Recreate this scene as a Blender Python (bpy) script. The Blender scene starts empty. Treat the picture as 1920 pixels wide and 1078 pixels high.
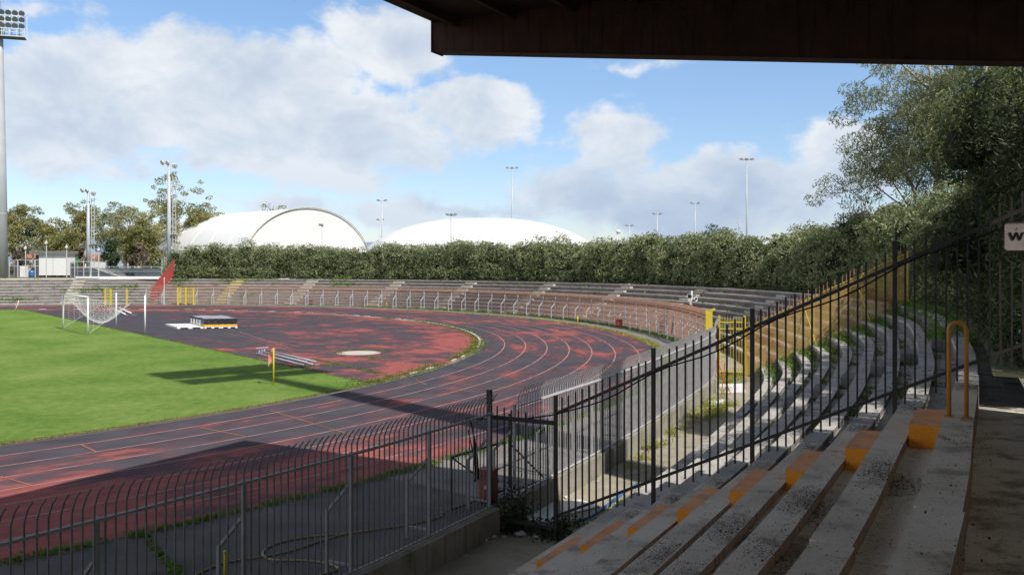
import bpy, bmesh, math, random
import numpy as np
from mathutils import Vector, Matrix

random.seed(7)
RNG = np.random.default_rng(11)
scene = bpy.context.scene
COL = scene.collection
rad = math.radians

# ------------------------------------------------------------------ survey of the place
FOC, EYE, HZ = 1640.0, 4.61, 498.0          # focal length in photo pixels, eye height over the track, horizon row
def G(px, py, z=0.0):                        # point of the level plane z seen at a photo pixel
    d = FOC * (EYE - z) / (py - HZ)
    return Vector(((px - 960) / FOC * d, d, z))
def A(px, py, Y):                            # point at depth Y seen at a photo pixel
    return Vector(((px - 960) / FOC * Y, Y, EYE - (py - HZ) * Y / FOC))
CEN = np.array([-43.12, 50.84]); R0 = 41.47; LANE = 1.22; TRK = R0 + 8 * LANE
TH = 0.8988
AX = np.array([math.sin(TH), math.cos(TH)]); NX = np.array([-math.cos(TH), math.sin(TH)])
def S(s, l): return CEN + AX * s + NX * l    # pitch coordinates (along, across)
def polar(r, deg): return CEN + r * np.array([math.cos(rad(deg)), math.sin(rad(deg))])

# perimeter fence line: every terrace and stand row is an offset of this curve
def fence_curve():
    al = rad(30.6)
    k = [(-3.88 - math.sin(al) * q, 10.16 - math.cos(al) * q) for q in (28, 21, 14, 7)]
    k += [(-3.88, 10.16), (-2.15, 13.31), (-.41, 16.47), (.98, 19.15), (2.46, 22.12), (4.79, 27.3), (7.62, 34.1)]
    for th in np.arange(-13, 122, 6.0): k.append(tuple(polar(53.4, th)))
    k = np.array(k)
    out = []
    for i in range(1, len(k) - 2):
        p0, p1, p2, p3 = k[i - 1], k[i], k[i + 1], k[i + 2]
        n = max(2, int(np.hypot(*(p2 - p1)) / .25))
        for t in np.arange(n) / n:
            out.append(.5 * (2 * p1 + (p2 - p0) * t + (2 * p0 - 5 * p1 + 4 * p2 - p3) * t * t + (3 * p1 - p0 - 3 * p2 + p3) * t ** 3))
    P = np.array(out)
    L = np.concatenate([[0], np.cumsum(np.hypot(*np.diff(P, axis=0).T))])
    T = np.gradient(P, axis=0); T /= np.hypot(*T.T)[:, None]
    ker = np.ones(9) / 9
    T = np.stack([np.convolve(np.pad(T[:, i], 4, mode='edge'), ker, mode='valid') for i in (0, 1)], 1)
    T /= np.hypot(*T.T)[:, None]
    N = np.stack([T[:, 1], -T[:, 0]], 1)
    return P, L, N
FP, FL, FN = fence_curve()
def F(u, o=0.0):                             # point at arc length u, offset o outward (away from the track)
    p = np.array([np.interp(u, FL, FP[:, 0]), np.interp(u, FL, FP[:, 1])])
    n = np.array([np.interp(u, FL, FN[:, 0]), np.interp(u, FL, FN[:, 1])]); n /= np.hypot(*n)
    if o < .5: o -= .068 * max(0.0, U13 - u)      # near the stand the railing drifts away from the seat rows
    return p + n * o
def Fdir(u):
    n = np.array([np.interp(u, FL, FN[:, 0]), np.interp(u, FL, FN[:, 1])]); n /= np.hypot(*n)
    return np.array([-n[1], n[0]]), n
U13 = float(FL[np.argmin(np.hypot(FP[:, 0] + 2.15, FP[:, 1] - 13.31))])
def U(x, y): return float(FL[np.argmin(np.hypot(FP[:, 0] - x, FP[:, 1] - y))])
def Uth(th): p = polar(53.4, th); return U(*p)
UG = U(-.41, 16.47)                          # the gate between covered stand and curve
UO = Uth(-12); UY = Uth(-7); UR = Uth(90.6); UE = Uth(112)
DZ = np.array([math.sin(rad(28.8)), math.cos(rad(28.8))]); DN = np.array([DZ[1], -DZ[0]])   # along the stand, across the stand

# ------------------------------------------------------------------ mesh helpers
class MB:
    def __init__(self): self.v = []; self.f = []; self.m = []
    def add(self, vs, fs, mi=0):
        b = len(self.v); self.v += [tuple(map(float, x)) for x in vs]
        for f in fs: self.f.append(tuple(b + i for i in f)); self.m.append(mi)
    def hexa(self, p, mi=0):                 # 8 points, bottom ring then top ring (counter-clockwise from above)
        self.add(p, [(3, 2, 1, 0), (4, 5, 6, 7), (0, 1, 5, 4), (1, 2, 6, 5), (2, 3, 7, 6), (3, 0, 4, 7)], mi)
    def box(self, c, s, ux=(1, 0), mi=0):    # c = centre of base, s = sizes, ux = level direction of the first size
        ux = np.array(ux, float); ux /= np.hypot(*ux); uy = np.array([-ux[1], ux[0]])
        q = []
        for z in (0, s[2]):
            for a, b in ((-1, -1), (1, -1), (1, 1), (-1, 1)):
                p = np.array(c[:2]) + ux * a * s[0] / 2 + uy * b * s[1] / 2
                q.append((p[0], p[1], c[2] + z))
        self.hexa(q, mi)
    def bar(self, a, b, w, h=None, mi=0, up=(0, 0, 1)):
        a = Vector(a); b = Vector(b); h = h or w
        d = (b - a).normalized(); u = Vector(up)
        if abs(d.dot(u)) > .98: u = Vector((DN[0], DN[1], 0))
        r = d.cross(u).normalized() * w / 2; t = r.cross(d).normalized() * h / 2
        q = [a - r - t, a + r - t, a + r + t, a - r + t, b - r - t, b + r - t, b + r + t, b - r + t]
        self.add(q, [(3, 2, 1, 0), (4, 5, 6, 7), (0, 1, 5, 4), (1, 2, 6, 5), (2, 3, 7, 6), (3, 0, 4, 7)], mi)
    def tube(self, pts, r, n=8, mi=0, caps=True):
        pts = [Vector(p) for p in pts]; rs = r if hasattr(r, '__len__') else [r] * len(pts)
        vs = []; prev = None
        for i, p in enumerate(pts):
            d = (pts[min(i + 1, len(pts) - 1)] - pts[max(i - 1, 0)]).normalized()
            if prev is None:
                u = Vector((0, 0, 1)) if abs(d.z) < .9 else Vector((1, 0, 0))
                x = d.cross(u).normalized()
            else:
                x = (prev - d * prev.dot(d)).normalized()
            prev = x; y = d.cross(x)
            for k in range(n):
                a = 2 * math.pi * k / n
                vs.append(p + (x * math.cos(a) + y * math.sin(a)) * rs[i])
        fs = []
        for i in range(len(pts) - 1):
            for k in range(n):
                fs.append((i * n + k, i * n + (k + 1) % n, (i + 1) * n + (k + 1) % n, (i + 1) * n + k))
        if caps:
            fs.append(tuple(range(n - 1, -1, -1))); fs.append(tuple((len(pts) - 1) * n + k for k in range(n)))
        self.add(vs, fs, mi)
    def lathe(self, c, prof, n=16, mi=0, axis=None):   # prof = [(radius, height)]
        M = Vector((0, 0, 1)).rotation_difference(Vector(axis)).to_matrix() if axis else Matrix.Identity(3)
        vs = []
        for r, z in prof:
            for k in range(n):
                a = 2 * math.pi * k / n
                vs.append(Vector(c) + M @ Vector((r * math.cos(a), r * math.sin(a), z)))
        fs = [(i * n + k, i * n + (k + 1) % n, (i + 1) * n + (k + 1) % n, (i + 1) * n + k) for i in range(len(prof) - 1) for k in range(n)]
        fs.append(tuple(range(n - 1, -1, -1))); fs.append(tuple((len(prof) - 1) * n + k for k in range(n)))
        self.add(vs, fs, mi)
    def sweep(self, prof, us, mats=None):    # closed profile (o, z) swept along the fence curve
        n = len(prof); vs = []
        for u in us:
            for o, z in prof:
                p = F(u, o); vs.append((p[0], p[1], z))
        b = len(self.v); self.v += vs
        for i in range(len(us) - 1):
            for k in range(n):
                k2 = (k + 1) % n
                self.f.append((b + i * n + k, b + i * n + k2, b + (i + 1) * n + k2, b + (i + 1) * n + k)); self.m.append(mats[k] if mats else 0)
        self.f.append(tuple(b + k for k in range(n - 1, -1, -1))); self.m.append(0)
        self.f.append(tuple(b + (len(us) - 1) * n + k for k in range(n))); self.m.append(0)
    def build(self, name, mats, parent=None, smooth=False, fix=True):
        if not isinstance(mats, (list, tuple)): mats = [mats]
        me = bpy.data.meshes.new(name)
        off = Vector(parent_loc(parent)) if parent else Vector((0, 0, 0))
        me.from_pydata([Vector(v) - off for v in self.v], [], self.f)
        for m in mats: me.materials.append(m)
        me.polygons.foreach_set('material_index', self.m)
        if fix:
            bm = bmesh.new(); bm.from_mesh(me); bmesh.ops.recalc_face_normals(bm, faces=bm.faces); bm.to_mesh(me); bm.free()
        if smooth: me.polygons.foreach_set('use_smooth', [True] * len(me.polygons))
        me.update()
        o = bpy.data.objects.new(name, me); COL.objects.link(o)
        if parent: o.parent = parent
        return o
def parent_loc(p):
    l = Vector((0, 0, 0))
    while p is not None: l += p.location; p = p.parent
    return l
def recentre(o):                             # put a one-mesh thing's origin at its base
    co = np.array([v.co for v in o.data.vertices]); c = Vector((*(co[:, :2].min(0) + co[:, :2].max(0)) / 2, co[:, 2].min()))
    o.data.transform(Matrix.Translation(-c)); o.location = c; return o
def tag(o, label, cat, group=None, kind=None):
    if label: o['label'] = label
    if cat: o['category'] = cat
    if group: o['group'] = group
    if kind: o['kind'] = kind
    return o
def thing(name, label, cat, loc=(0, 0, 0), group=None):
    o = bpy.data.objects.new(name, None); o.empty_display_size = .3; COL.objects.link(o); o.location = loc
    return tag(o, label, cat, group)
def solo(mb, name, m, label, cat, group=None, smooth=False):
    return tag(recentre(mb.build(name, m, smooth=smooth)), label, cat, group)
def structure(mb, name, m, label=None):
    o = mb.build(name, m, fix=False); o['kind'] = 'structure'
    if label: o['label'] = label; o['category'] = name.replace('_', ' ')
    return o

# ------------------------------------------------------------------ materials
def nodes(name):
    m = bpy.data.materials.new(name); m.use_nodes = True; nt = m.node_tree
    b = nt.nodes['Principled BSDF']; return m, nt, b
def nd(nt, typ, **kw):
    n = nt.nodes.new(typ)
    for k, v in kw.items():
        if k in n.inputs.keys() if hasattr(n.inputs, 'keys') else False: n.inputs[k].default_value = v
        else: setattr(n, k, v)
    return n
def val(nt, op, a, b=None, c=None, clamp=False):
    n = nt.nodes.new('ShaderNodeMath'); n.operation = op; n.use_clamp = clamp
    for i, x in enumerate((a, b, c)):
        if x is None: continue
        if hasattr(x, 'links'): nt.links.new(x, n.inputs[i])
        else: n.inputs[i].default_value = x
    return n.outputs[0]
def noise(nt, vec, scale, detail=4, rough=.55, dist=0.0):
    n = nt.nodes.new('ShaderNodeTexNoise'); n.inputs['Scale'].default_value = scale; n.inputs['Detail'].default_value = detail
    n.inputs['Roughness'].default_value = rough; n.inputs['Distortion'].default_value = dist
    nt.links.new(vec, n.inputs['Vector']); return n.outputs['Fac']
def ramp(nt, fac, stops):
    n = nt.nodes.new('ShaderNodeValToRGB'); e = n.color_ramp.elements
    while len(e) < len(stops): e.new(.5)
    for i, (p, c) in enumerate(stops):
        e[i].position = p; e[i].color = (*c, 1) if len(c) == 3 else c
    nt.links.new(fac, n.inputs[0]); return n.outputs[0]
def mix(nt, fac, a, b, mode='MIX'):
    n = nt.nodes.new('ShaderNodeMix'); n.data_type = 'RGBA'; n.blend_type = mode
    for s, x in ((n.inputs[0], fac), (n.inputs[6], a), (n.inputs[7], b)):
        if hasattr(x, 'links'): nt.links.new(x, s)
        elif isinstance(x, (int, float)): s.default_value = x
        else: s.default_value = (*x, 1)
    return n.outputs[2]
def smooth(nt, x, lo, hi):
    n = nt.nodes.new('ShaderNodeMapRange'); n.interpolation_type = 'SMOOTHSTEP'
    n.inputs['From Min'].default_value = lo; n.inputs['From Max'].default_value = hi
    nt.links.new(x, n.inputs['Value']); return n.outputs['Result']
def pos(nt): return nt.nodes.new('ShaderNodeNewGeometry').outputs['Position']
def stretch(nt, vec, sx, sy, sz, rz=0):
    n = nt.nodes.new('ShaderNodeMapping'); n.inputs['Scale'].default_value = (sx, sy, sz); n.inputs['Rotation'].default_value = (0, 0, rz)
    nt.links.new(vec, n.inputs['Vector']); return n.outputs[0]
def bump(nt, b, h, strength=.3, dist=.02):
    n = nt.nodes.new('ShaderNodeBump'); n.inputs['Strength'].default_value = strength; n.inputs['Distance'].default_value = dist
    nt.links.new(h, n.inputs['Height']); nt.links.new(n.outputs[0], b.inputs['Normal'])

def surf(name, c1, c2, scale=3, rough=.8, speck=None, sscale=25, sthr=.66, metal=0, streak=None, bmp=.25, bd=.01, stain=None, stscale=.6, stthr=.55, fine=60):
    m, nt, b = nodes(name); p = pos(nt)
    col = ramp(nt, noise(nt, p, scale, 6), [(.3, c1), (.7, c2)])
    if stain:
        col = mix(nt, val(nt, 'MULTIPLY', smooth(nt, noise(nt, p, stscale, 7, .65), stthr, stthr + .15), .85), col, stain)
    if streak:                               # run-off streaks down vertical faces
        col = mix(nt, val(nt, 'MULTIPLY', smooth(nt, noise(nt, stretch(nt, p, 9, 9, .6), 1.3, 5), .5, .7), .75), col, streak)
    if speck:
        col = mix(nt, smooth(nt, noise(nt, p, sscale, 3), sthr, sthr + .06), col, speck)
    fi = noise(nt, p, fine, 3)
    col = mix(nt, 1.0, col, ramp(nt, fi, [(.25, (.78, .78, .78)), (.75, (1.12, 1.12, 1.12))]), 'MULTIPLY')
    nt.links.new(col, b.inputs['Base Color']); b.inputs['Roughness'].default_value = rough; b.inputs['Metallic'].default_value = metal
    b.inputs['Specular IOR Level'].default_value = .5 if rough < .6 else .18
    if bmp: bump(nt, b, fi, bmp, bd)
    return m
def plain(name, c, rough=.5, metal=0, var=.15):
    return surf(name, tuple(x * (1 - var) for x in c), tuple(min(1, x * (1 + var)) for x in c), 4, rough, metal=metal, bmp=.05)
def foliage(name, dark, light, tip=None, trans=.25, cl=.5):
    m, nt, b = nodes(name); p = pos(nt)
    g = nt.nodes.new('ShaderNodeNewGeometry')
    f = val(nt, 'ADD', val(nt, 'MULTIPLY', noise(nt, p, cl, 3), .75), val(nt, 'MULTIPLY', g.outputs['Random Per Island'], .45))
    col = ramp(nt, f, [(.3, dark), (.62, light), (.85, tip or light)])
    nt.links.new(col, b.inputs['Base Color']); b.inputs['Roughness'].default_value = .6
    b.inputs['Specular IOR Level'].default_value = .3
    t = nt.nodes.new('ShaderNodeBsdfTranslucent'); nt.links.new(mix(nt, 1.0, col, (1.3, 1.4, .6), 'MULTIPLY'), t.inputs[0])
    s = nt.nodes.new('ShaderNodeMixShader'); s.inputs[0].default_value = trans
    nt.links.new(b.outputs[0], s.inputs[1]); nt.links.new(t.outputs[0], s.inputs[2])
    nt.links.new(s.outputs[0], nt.nodes['Material Output'].inputs[0]); return m

def track_mat():
    m, nt, b = nodes('worn_track_rubber'); p = pos(nt)
    at = nt.nodes.new('ShaderNodeAttribute'); at.attribute_name = 'wear'
    lp = nt.nodes.new('ShaderNodeAttribute'); lp.attribute_name = 'lanepos'; n1 = noise(nt, lp.outputs['Vector'], .72, 10, .68, .2); n2 = noise(nt, p, .13, 4, .55)
    f = val(nt, 'ADD', val(nt, 'ADD', n1, val(nt, 'MULTIPLY', n2, .45)), at.outputs['Fac'])
    red = smooth(nt, f, .755, .91)
    soft = smooth(nt, f, .60, .92)
    dark = ramp(nt, noise(nt, p, .8, 6), [(.3, (.056, .053, .064)), (.7, (.086, .082, .097))])
    redc = ramp(nt, noise(nt, p, 2.5, 6), [(.25, (.27, .068, .062)), (.75, (.43, .135, .115))])
    col = mix(nt, val(nt, 'MULTIPLY', soft, .42), dark, (.22, .06, .065))
    col = mix(nt, val(nt, 'MULTIPLY', red, .9), col, redc)
    fi = noise(nt, p, 45, 3)
    col = mix(nt, 1.0, col, ramp(nt, fi, [(.25, (.8, .8, .8)), (.75, (1.15, 1.15, 1.15))]), 'MULTIPLY')
    nt.links.new(col, b.inputs['Base Color']); b.inputs['Roughness'].default_value = .9; b.inputs['Specular IOR Level'].default_value = .12; bump(nt, b, fi, .3, .01); return m
def grass_mat():
    m, nt, b = nodes('pitch_grass'); p = pos(nt)
    a = noise(nt, p, .22, 6, .6); c = noise(nt, p, 3.0, 5, .65); d = noise(nt, p, 22, 4, .7)
    f = val(nt, 'ADD', val(nt, 'ADD', val(nt, 'MULTIPLY', a, .42), val(nt, 'MULTIPLY', c, .42)), val(nt, 'MULTIPLY', d, .34))
    f = val(nt, 'SUBTRACT', f, .04)
    dp = nt.nodes.new('ShaderNodeVectorMath'); dp.operation = 'DOT_PRODUCT'; nt.links.new(p, dp.inputs[0]); dp.inputs[1].default_value = (AX[0] * 1.1, AX[1] * 1.1, 0)
    f = val(nt, 'ADD', f, val(nt, 'MULTIPLY', val(nt, 'SINE', dp.outputs['Value']), .018))
    f = val(nt, 'ADD', f, val(nt, 'MULTIPLY', smooth(nt, noise(nt, p, .9, 6, .7), .60, .72), .09))
    col = ramp(nt, f, [(.36, (.08, .16, .022)), (.48, (.145, .26, .04)), (.58, (.215, .335, .062)), (.72, (.35, .40, .14))])
    nt.links.new(col, b.inputs['Base Color']); b.inputs['Roughness'].default_value = .9; b.inputs['Specular IOR Level'].default_value = .15
    bump(nt, b, val(nt, 'ADD', d, noise(nt, p, 60, 2)), .9, .06); return m

M = {}
M['track'] = track_mat(); M['grass'] = grass_mat()
M['line'] = surf('faded_lane_paint', (.40, .16, .15), (.52, .29, .28), 2, stain=(.17, .10, .11), stscale=.8, stthr=.5, bmp=0)
M['orange_line'] = surf('orange_marking_paint', (.34, .13, .07), (.42, .18, .10), 2, stain=(.16, .09, .09), stscale=.9, stthr=.5, bmp=0)
M['curb_red'] = surf('red_curb_strip', (.30, .10, .08), (.38, .17, .14), 3, stain=(.2, .14, .12))
M['apron'] = surf('old_asphalt_apron', (.17, .155, .148), (.27, .25, .235), .9, .9, stain=(.12, .11, .105), stscale=.5, speck=(.38, .37, .35), sscale=9, sthr=.72, fine=80)
M['apron_dark'] = surf('shaded_dark_asphalt', (.085, .08, .078), (.15, .142, .137), .7, .9, stain=(.20, .19, .18), stscale=.8, stthr=.58, speck=(.3, .29, .27), sscale=12, sthr=.74, fine=80)  # dark asphalt; part of the roof's shade is put into its colour
M['dirt'] = surf('bare_ground', (.30, .265, .205), (.45, .405, .325), 1.4, .95, stain=(.13, .13, .07), stscale=.7, stthr=.52, speck=(.4, .38, .33), sscale=14, sthr=.7)
M['plateau'] = surf('rough_grass_ground', (.10, .11, .05), (.2, .18, .11), .2, .95, stain=(.06, .10, .03), stscale=.15)
M['conc_slab'] = surf('weathered_concrete', (.37, .35, .32), (.52, .495, .46), 1.5, .9, stain=(.17, .16, .145), stscale=1.1, stthr=.53, speck=(.12, .11, .10), sscale=20, sthr=.68)  # pale concrete of the slab tops and nosings
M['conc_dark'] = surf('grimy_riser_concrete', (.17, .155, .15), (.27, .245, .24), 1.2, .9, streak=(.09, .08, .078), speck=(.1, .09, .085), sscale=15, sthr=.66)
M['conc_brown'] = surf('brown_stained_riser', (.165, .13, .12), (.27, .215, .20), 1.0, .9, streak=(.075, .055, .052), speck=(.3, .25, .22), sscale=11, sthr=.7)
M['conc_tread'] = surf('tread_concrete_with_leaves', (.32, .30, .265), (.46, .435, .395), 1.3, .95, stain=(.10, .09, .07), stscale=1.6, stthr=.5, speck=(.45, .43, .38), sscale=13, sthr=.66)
M['stand_slab'] = surf('pale_stand_slab', (.57, .51, .44), (.78, .71, .63), 1.1, .85, stain=(.36, .30, .245), stscale=1.9, stthr=.52, speck=(.20, .16, .125), sscale=22, sthr=.73)
M['stand_tread'] = surf('dusty_stand_tread', (.64, .57, .47), (.78, .70, .59), 1.6, .9, stain=(.30, .23, .165), stscale=1.8, stthr=.50, speck=(.09, .075, .06), sscale=26, sthr=.66)
M['stand_face'] = surf('shaded_slab_back', (.26, .18, .13), (.38, .28, .21), 3, .9, streak=(.09, .055, .04))  # brown slab backs; their shade is put into the colour
M['wall'] = surf('mossy_wall_concrete', (.24, .225, .18), (.37, .35, .30), 1.5, .92, streak=(.12, .11, .08), stain=(.13, .13, .07), stscale=1.0)
M['orange'] = surf('orange_step_paint', (.84, .30, .025), (.90, .36, .045), 3, .7, stain=(.50, .27, .13), stscale=3, stthr=.53, speck=(.22, .12, .06), sscale=28, sthr=.70)
M['orange_top'] = surf('worn_orange_step_top', (.78, .34, .14), (.86, .44, .24), 3, .75, stain=(.46, .33, .22), stscale=2.6, stthr=.5, speck=(.14, .08, .05), sscale=26, sthr=.67)
M['tube_orange'] = plain('orange_tube_paint', (.58, .24, .03), .4)
M['iron'] = surf('dark_iron_paint', (.022, .018, .016), (.045, .034, .028), 8, .55, speck=(.10, .05, .028), sscale=30, sthr=.68)
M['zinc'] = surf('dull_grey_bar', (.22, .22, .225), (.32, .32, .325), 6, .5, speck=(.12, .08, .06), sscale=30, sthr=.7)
M['zinc_shade'] = surf('shaded_grey_bar', (.13, .125, .125), (.20, .195, .195), 6, .6, speck=(.09, .055, .04), sscale=30, sthr=.68)  # railing bars beside the stand, their shade put into a darker grey
M['zinc_sun'] = surf('sunlit_grey_bar', (.32, .315, .31), (.46, .455, .45), 6, .6, speck=(.2, .13, .1), sscale=30, sthr=.7)  # same railing in the sun, its brightness put into a paler grey
M['zinc_light'] = surf('galvanised_post', (.56, .57, .59), (.70, .71, .73), 5, .5, metal=.2)
M['rust'] = surf('rusty_bar', (.30, .15, .105), (.44, .27, .20), 5, .85, speck=(.4, .3, .24), sscale=24, sthr=.62)
M['yellow'] = surf('yellow_gate_paint', (.62, .48, .03), (.72, .58, .06), 4, .6, stain=(.55, .45, .12), stscale=2)
M['mesh_orange'] = surf('rusted_yellow_sheet', (.54, .35, .10), (.68, .50, .18), .9, .8, stain=(.36, .16, .06), stscale=.9, stthr=.5)
M['red_paint'] = surf('red_fence_paint', (.35, .06, .05), (.45, .10, .08), 4, .6, stain=(.28, .1, .08))
M['red_box'] = surf('faded_red_cabinet', (.26, .03, .025), (.36, .06, .05), 4, .55, stain=(.2, .05, .04), stscale=4)
M['white'] = plain('white_paint', (.86, .86, .86), .4, var=.04)
M['whitegrey'] = surf('white_pvc_membrane', (.80, .80, .81), (.86, .86, .86), .12, .5, stain=(.77, .77, .775), stscale=.2, bmp=0)
def membrane():
    m = surf('white_pvc_membrane', (.90, .90, .905), (.93, .93, .93), .12, .5, stain=(.87, .87, .875), stscale=.2, bmp=0)
    nt = m.node_tree; t = nt.nodes.new('ShaderNodeBsdfTranslucent'); t.inputs[0].default_value = (.9, .9, .9, 1)
    x = nt.nodes.new('ShaderNodeMixShader'); x.inputs[0].default_value = .04
    nt.links.new(nt.nodes['Principled BSDF'].outputs[0], x.inputs[1]); nt.links.new(t.outputs[0], x.inputs[2]); nt.links.new(x.outputs[0], nt.nodes['Material Output'].inputs[0]); return m
M['membrane'] = membrane()
M['seam'] = surf('tan_membrane_edge', (.42, .37, .30), (.5, .45, .38), 2)
M['grey_dark'] = plain('dark_grey_panel', (.10, .11, .13), .6)
M['green'] = plain('green_paint', (.03, .33, .10), .5)
M['blue'] = plain('blue_plastic', (.04, .16, .42), .4)
M['navy'] = surf('blue_grey_windscreen', (.085, .10, .125), (.14, .16, .19), .8, .8)
M['black'] = plain('black_rubber', (.015, .015, .016), .6)
M['cover'] = surf('black_tarpaulin', (.022, .022, .028), (.045, .045, .055), 3, .35, bmp=.6, bd=.05, fine=4)
M['cover_top'] = surf('dusty_tarpaulin_top', (.30, .31, .34), (.42, .43, .46), 1.5, .5, bmp=.2)
M['amber'] = plain('amber_strip', (.78, .42, .02), .5)
M['lamp'] = plain('lamp_glass', (.13, .14, .16), .12, .2)
M['steel_mast'] = surf('pale_mast_steel', (.48, .52, .56), (.57, .61, .65), .5, .45, metal=.1, bmp=.05)
M['alu'] = plain('aluminium_tube', (.46, .48, .53), .35, .2)
M['hose'] = plain('olive_yellow_hose', (.34, .31, .17), .6)
M['roof'] = surf('dark_brown_beam', (.050, .026, .018), (.085, .044, .032), 2, .75, streak=(.022, .012, .010), speck=(.13, .08, .06), sscale=12, sthr=.72)
M['deck'] = surf('dark_roof_boards', (.035, .022, .018), (.055, .036, .03), 2, .8, streak=(.018, .012, .01))
M['sign'] = surf('pink_beige_sign', (.34, .28, .265), (.40, .33, .31), 3, .6)
M['sand'] = surf('pale_circle_concrete', (.50, .46, .40), (.60, .56, .49), 3, .9)
M['pink'] = plain('faded_pink_cloth', (.62, .25, .22), .8)
M['paper'] = plain('crumpled_paper', (.62, .63, .65), .8)
M['bark_pale'] = surf('pale_bark', (.42, .38, .32), (.58, .54, .48), 3, .85, streak=(.25, .19, .14))
M['bark'] = surf('brown_bark', (.13, .10, .075), (.22, .18, .14), 3, .9)
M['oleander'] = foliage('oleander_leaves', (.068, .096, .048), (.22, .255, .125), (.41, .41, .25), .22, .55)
M['oleander_shade'] = foliage('shaded_oleander_leaves', (.020, .032, .015), (.058, .078, .034), (.17, .19, .08), .2, .5)  # darker copy of the oleander, its shade put into the leaf colour
M['oleander_core'] = surf('shaded_hedge_inside', (.016, .024, .012), (.034, .046, .022), 3, .95)  # opaque filler inside the foliage, inner shade put into a near-black colour
M['euc'] = foliage('eucalyptus_leaves', (.085, .115, .066), (.235, .26, .145), (.42, .40, .22), .25, .45)
M['olive'] = foliage('olive_green_leaves', (.10, .12, .045), (.27, .265, .10), (.40, .35, .15), .25, .3)
M['darkgreen'] = foliage('dark_green_leaves', (.03, .055, .024), (.08, .115, .05), (.08, .11, .05), .2, .4)
M['brownleaf'] = foliage('brown_twigs', (.11, .085, .07), (.22, .17, .13), (.28, .22, .16), .15, .4)
M['weed'] = foliage('weed_leaves', (.045, .10, .014), (.11, .20, .03), (.22, .27, .07), .3, 1.2)
M['weedy'] = foliage('yellow_weed_leaves', (.14, .18, .03), (.30, .31, .06), (.42, .40, .10), .3, 1.2)
M['ivy_leaf'] = foliage('ivy_leaves', (.010, .020, .008), (.028, .05, .018), (.05, .07, .025), .2, 1.2)  # very dark green ivy
M['litter'] = surf('dry_leaf_litter', (.025, .018, .012), (.075, .055, .038), 9, .95, bmp=0)
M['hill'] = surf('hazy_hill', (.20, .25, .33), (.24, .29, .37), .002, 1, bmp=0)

# ------------------------------------------------------------------ the ground
def arc_angles(n): return np.linspace(-90, 90, n)
def stadium(R, n=96):
    out = []
    for ph in arc_angles(n): out.append(S(R * math.cos(rad(ph)), R * math.sin(rad(ph))))
    for ph in arc_angles(n): out.append(S(-73 - R * math.cos(rad(ph)), -R * math.sin(rad(ph)) * -1 * -1) if False else S(-73 - R * math.cos(rad(ph)), -R * math.sin(rad(ph))))
    # long straights get intermediate points so that the wear varies along them
    P = []
    out.append(out[0])
    for a, b in zip(out[:-1], out[1:]):
        k = max(1, int(np.hypot(*(b - a)) / 2.5))
        for i in range(k): P.append(a + (b - a) * i / k)
    return P
NST = None
def ring(mb, Ra, Rb, z, n=96):
    a = np.array(stadium_fixed(Ra)); b = np.array(stadium_fixed(Rb)); k = len(a)
    mb.add([(*p, z) for p in a] + [(*p, z) for p in b], [(i, k + i, k + (i + 1) % k, (i + 1) % k) for i in range(k)])
def stadium_fixed(R, n=120, m=30):
    P = []
    for ph in np.linspace(-90, 90, n, endpoint=False): P.append(S(R * math.cos(rad(ph)), R * math.sin(rad(ph))))
    for t in np.arange(m) / m: P.append(S(-73 * t, R))
    for ph in np.linspace(90, -90, n // 2, endpoint=False): P.append(S(-73 - R * math.cos(rad(ph)), R * math.sin(rad(ph))))
    for t in np.arange(m) / m: P.append(S(-73 + 73 * t, -R))
    return P
def sl(x, y):
    d = np.array([x, y]) - CEN; return d @ AX, d @ NX
def set_wear(o, fn, lanewise=False):
    me = o.data; v3 = me.attributes.new('lanepos', 'FLOAT_VECTOR', 'POINT'); q = []
    for v in me.vertices:
        s_, l_ = sl(v.co.x, v.co.y)
        if lanewise: r_ = math.hypot(s_, l_) if s_ > 0 else abs(l_); q += [r_, .38 * (46 * math.atan2(l_, s_) if s_ > 0 else (46 * math.copysign(math.pi / 2, l_) - math.copysign(1, l_) * s_)), 0]
        else: q += [s_, l_ * .7, 5]
    v3.data.foreach_set('vector', q); a = me.attributes.new('wear', 'FLOAT', 'POINT')
    a.data.foreach_set('value', [fn(v.co.x, v.co.y) for v in me.vertices])
def sstep(x, a, b):
    t = min(1, max(0, (x - a) / (b - a))); return t * t * (3 - 2 * t)

mb = MB(); Rs = np.linspace(R0, TRK, 17)
for i in range(16): ring(mb, Rs[i], Rs[i + 1], 0.0)
track = structure(mb, 'running_track', M['track'])
def wear_track(x, y):
    s, l = sl(x, y); r = math.hypot(s, l) if s > 0 else abs(l); lane = (r - R0) / LANE
    w = -.02
    w += -.10 * (1 - sstep(lane, .2, 1.6))                        # the inner lane keeps its dark coat
    w += .20 * sstep(lane, 3.0, 6.5) * (1 - sstep(s, 10, 20)) * (l < 0)   # scuffed outer lanes in front of the stand
    w += .26 * (1 - sstep(s, 1, 6.5)) * sstep(lane, 1.0, 3) * (l < 0)
    w += .05 * sstep(s, 20, 40) * (l < 0)
    w += .10 * (l > 0) * sstep(lane, 3, 7)
    w += .05 * (l > 10) * (1 - sstep(lane, 0, 3))
    return w
set_wear(track, wear_track, True)

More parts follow.
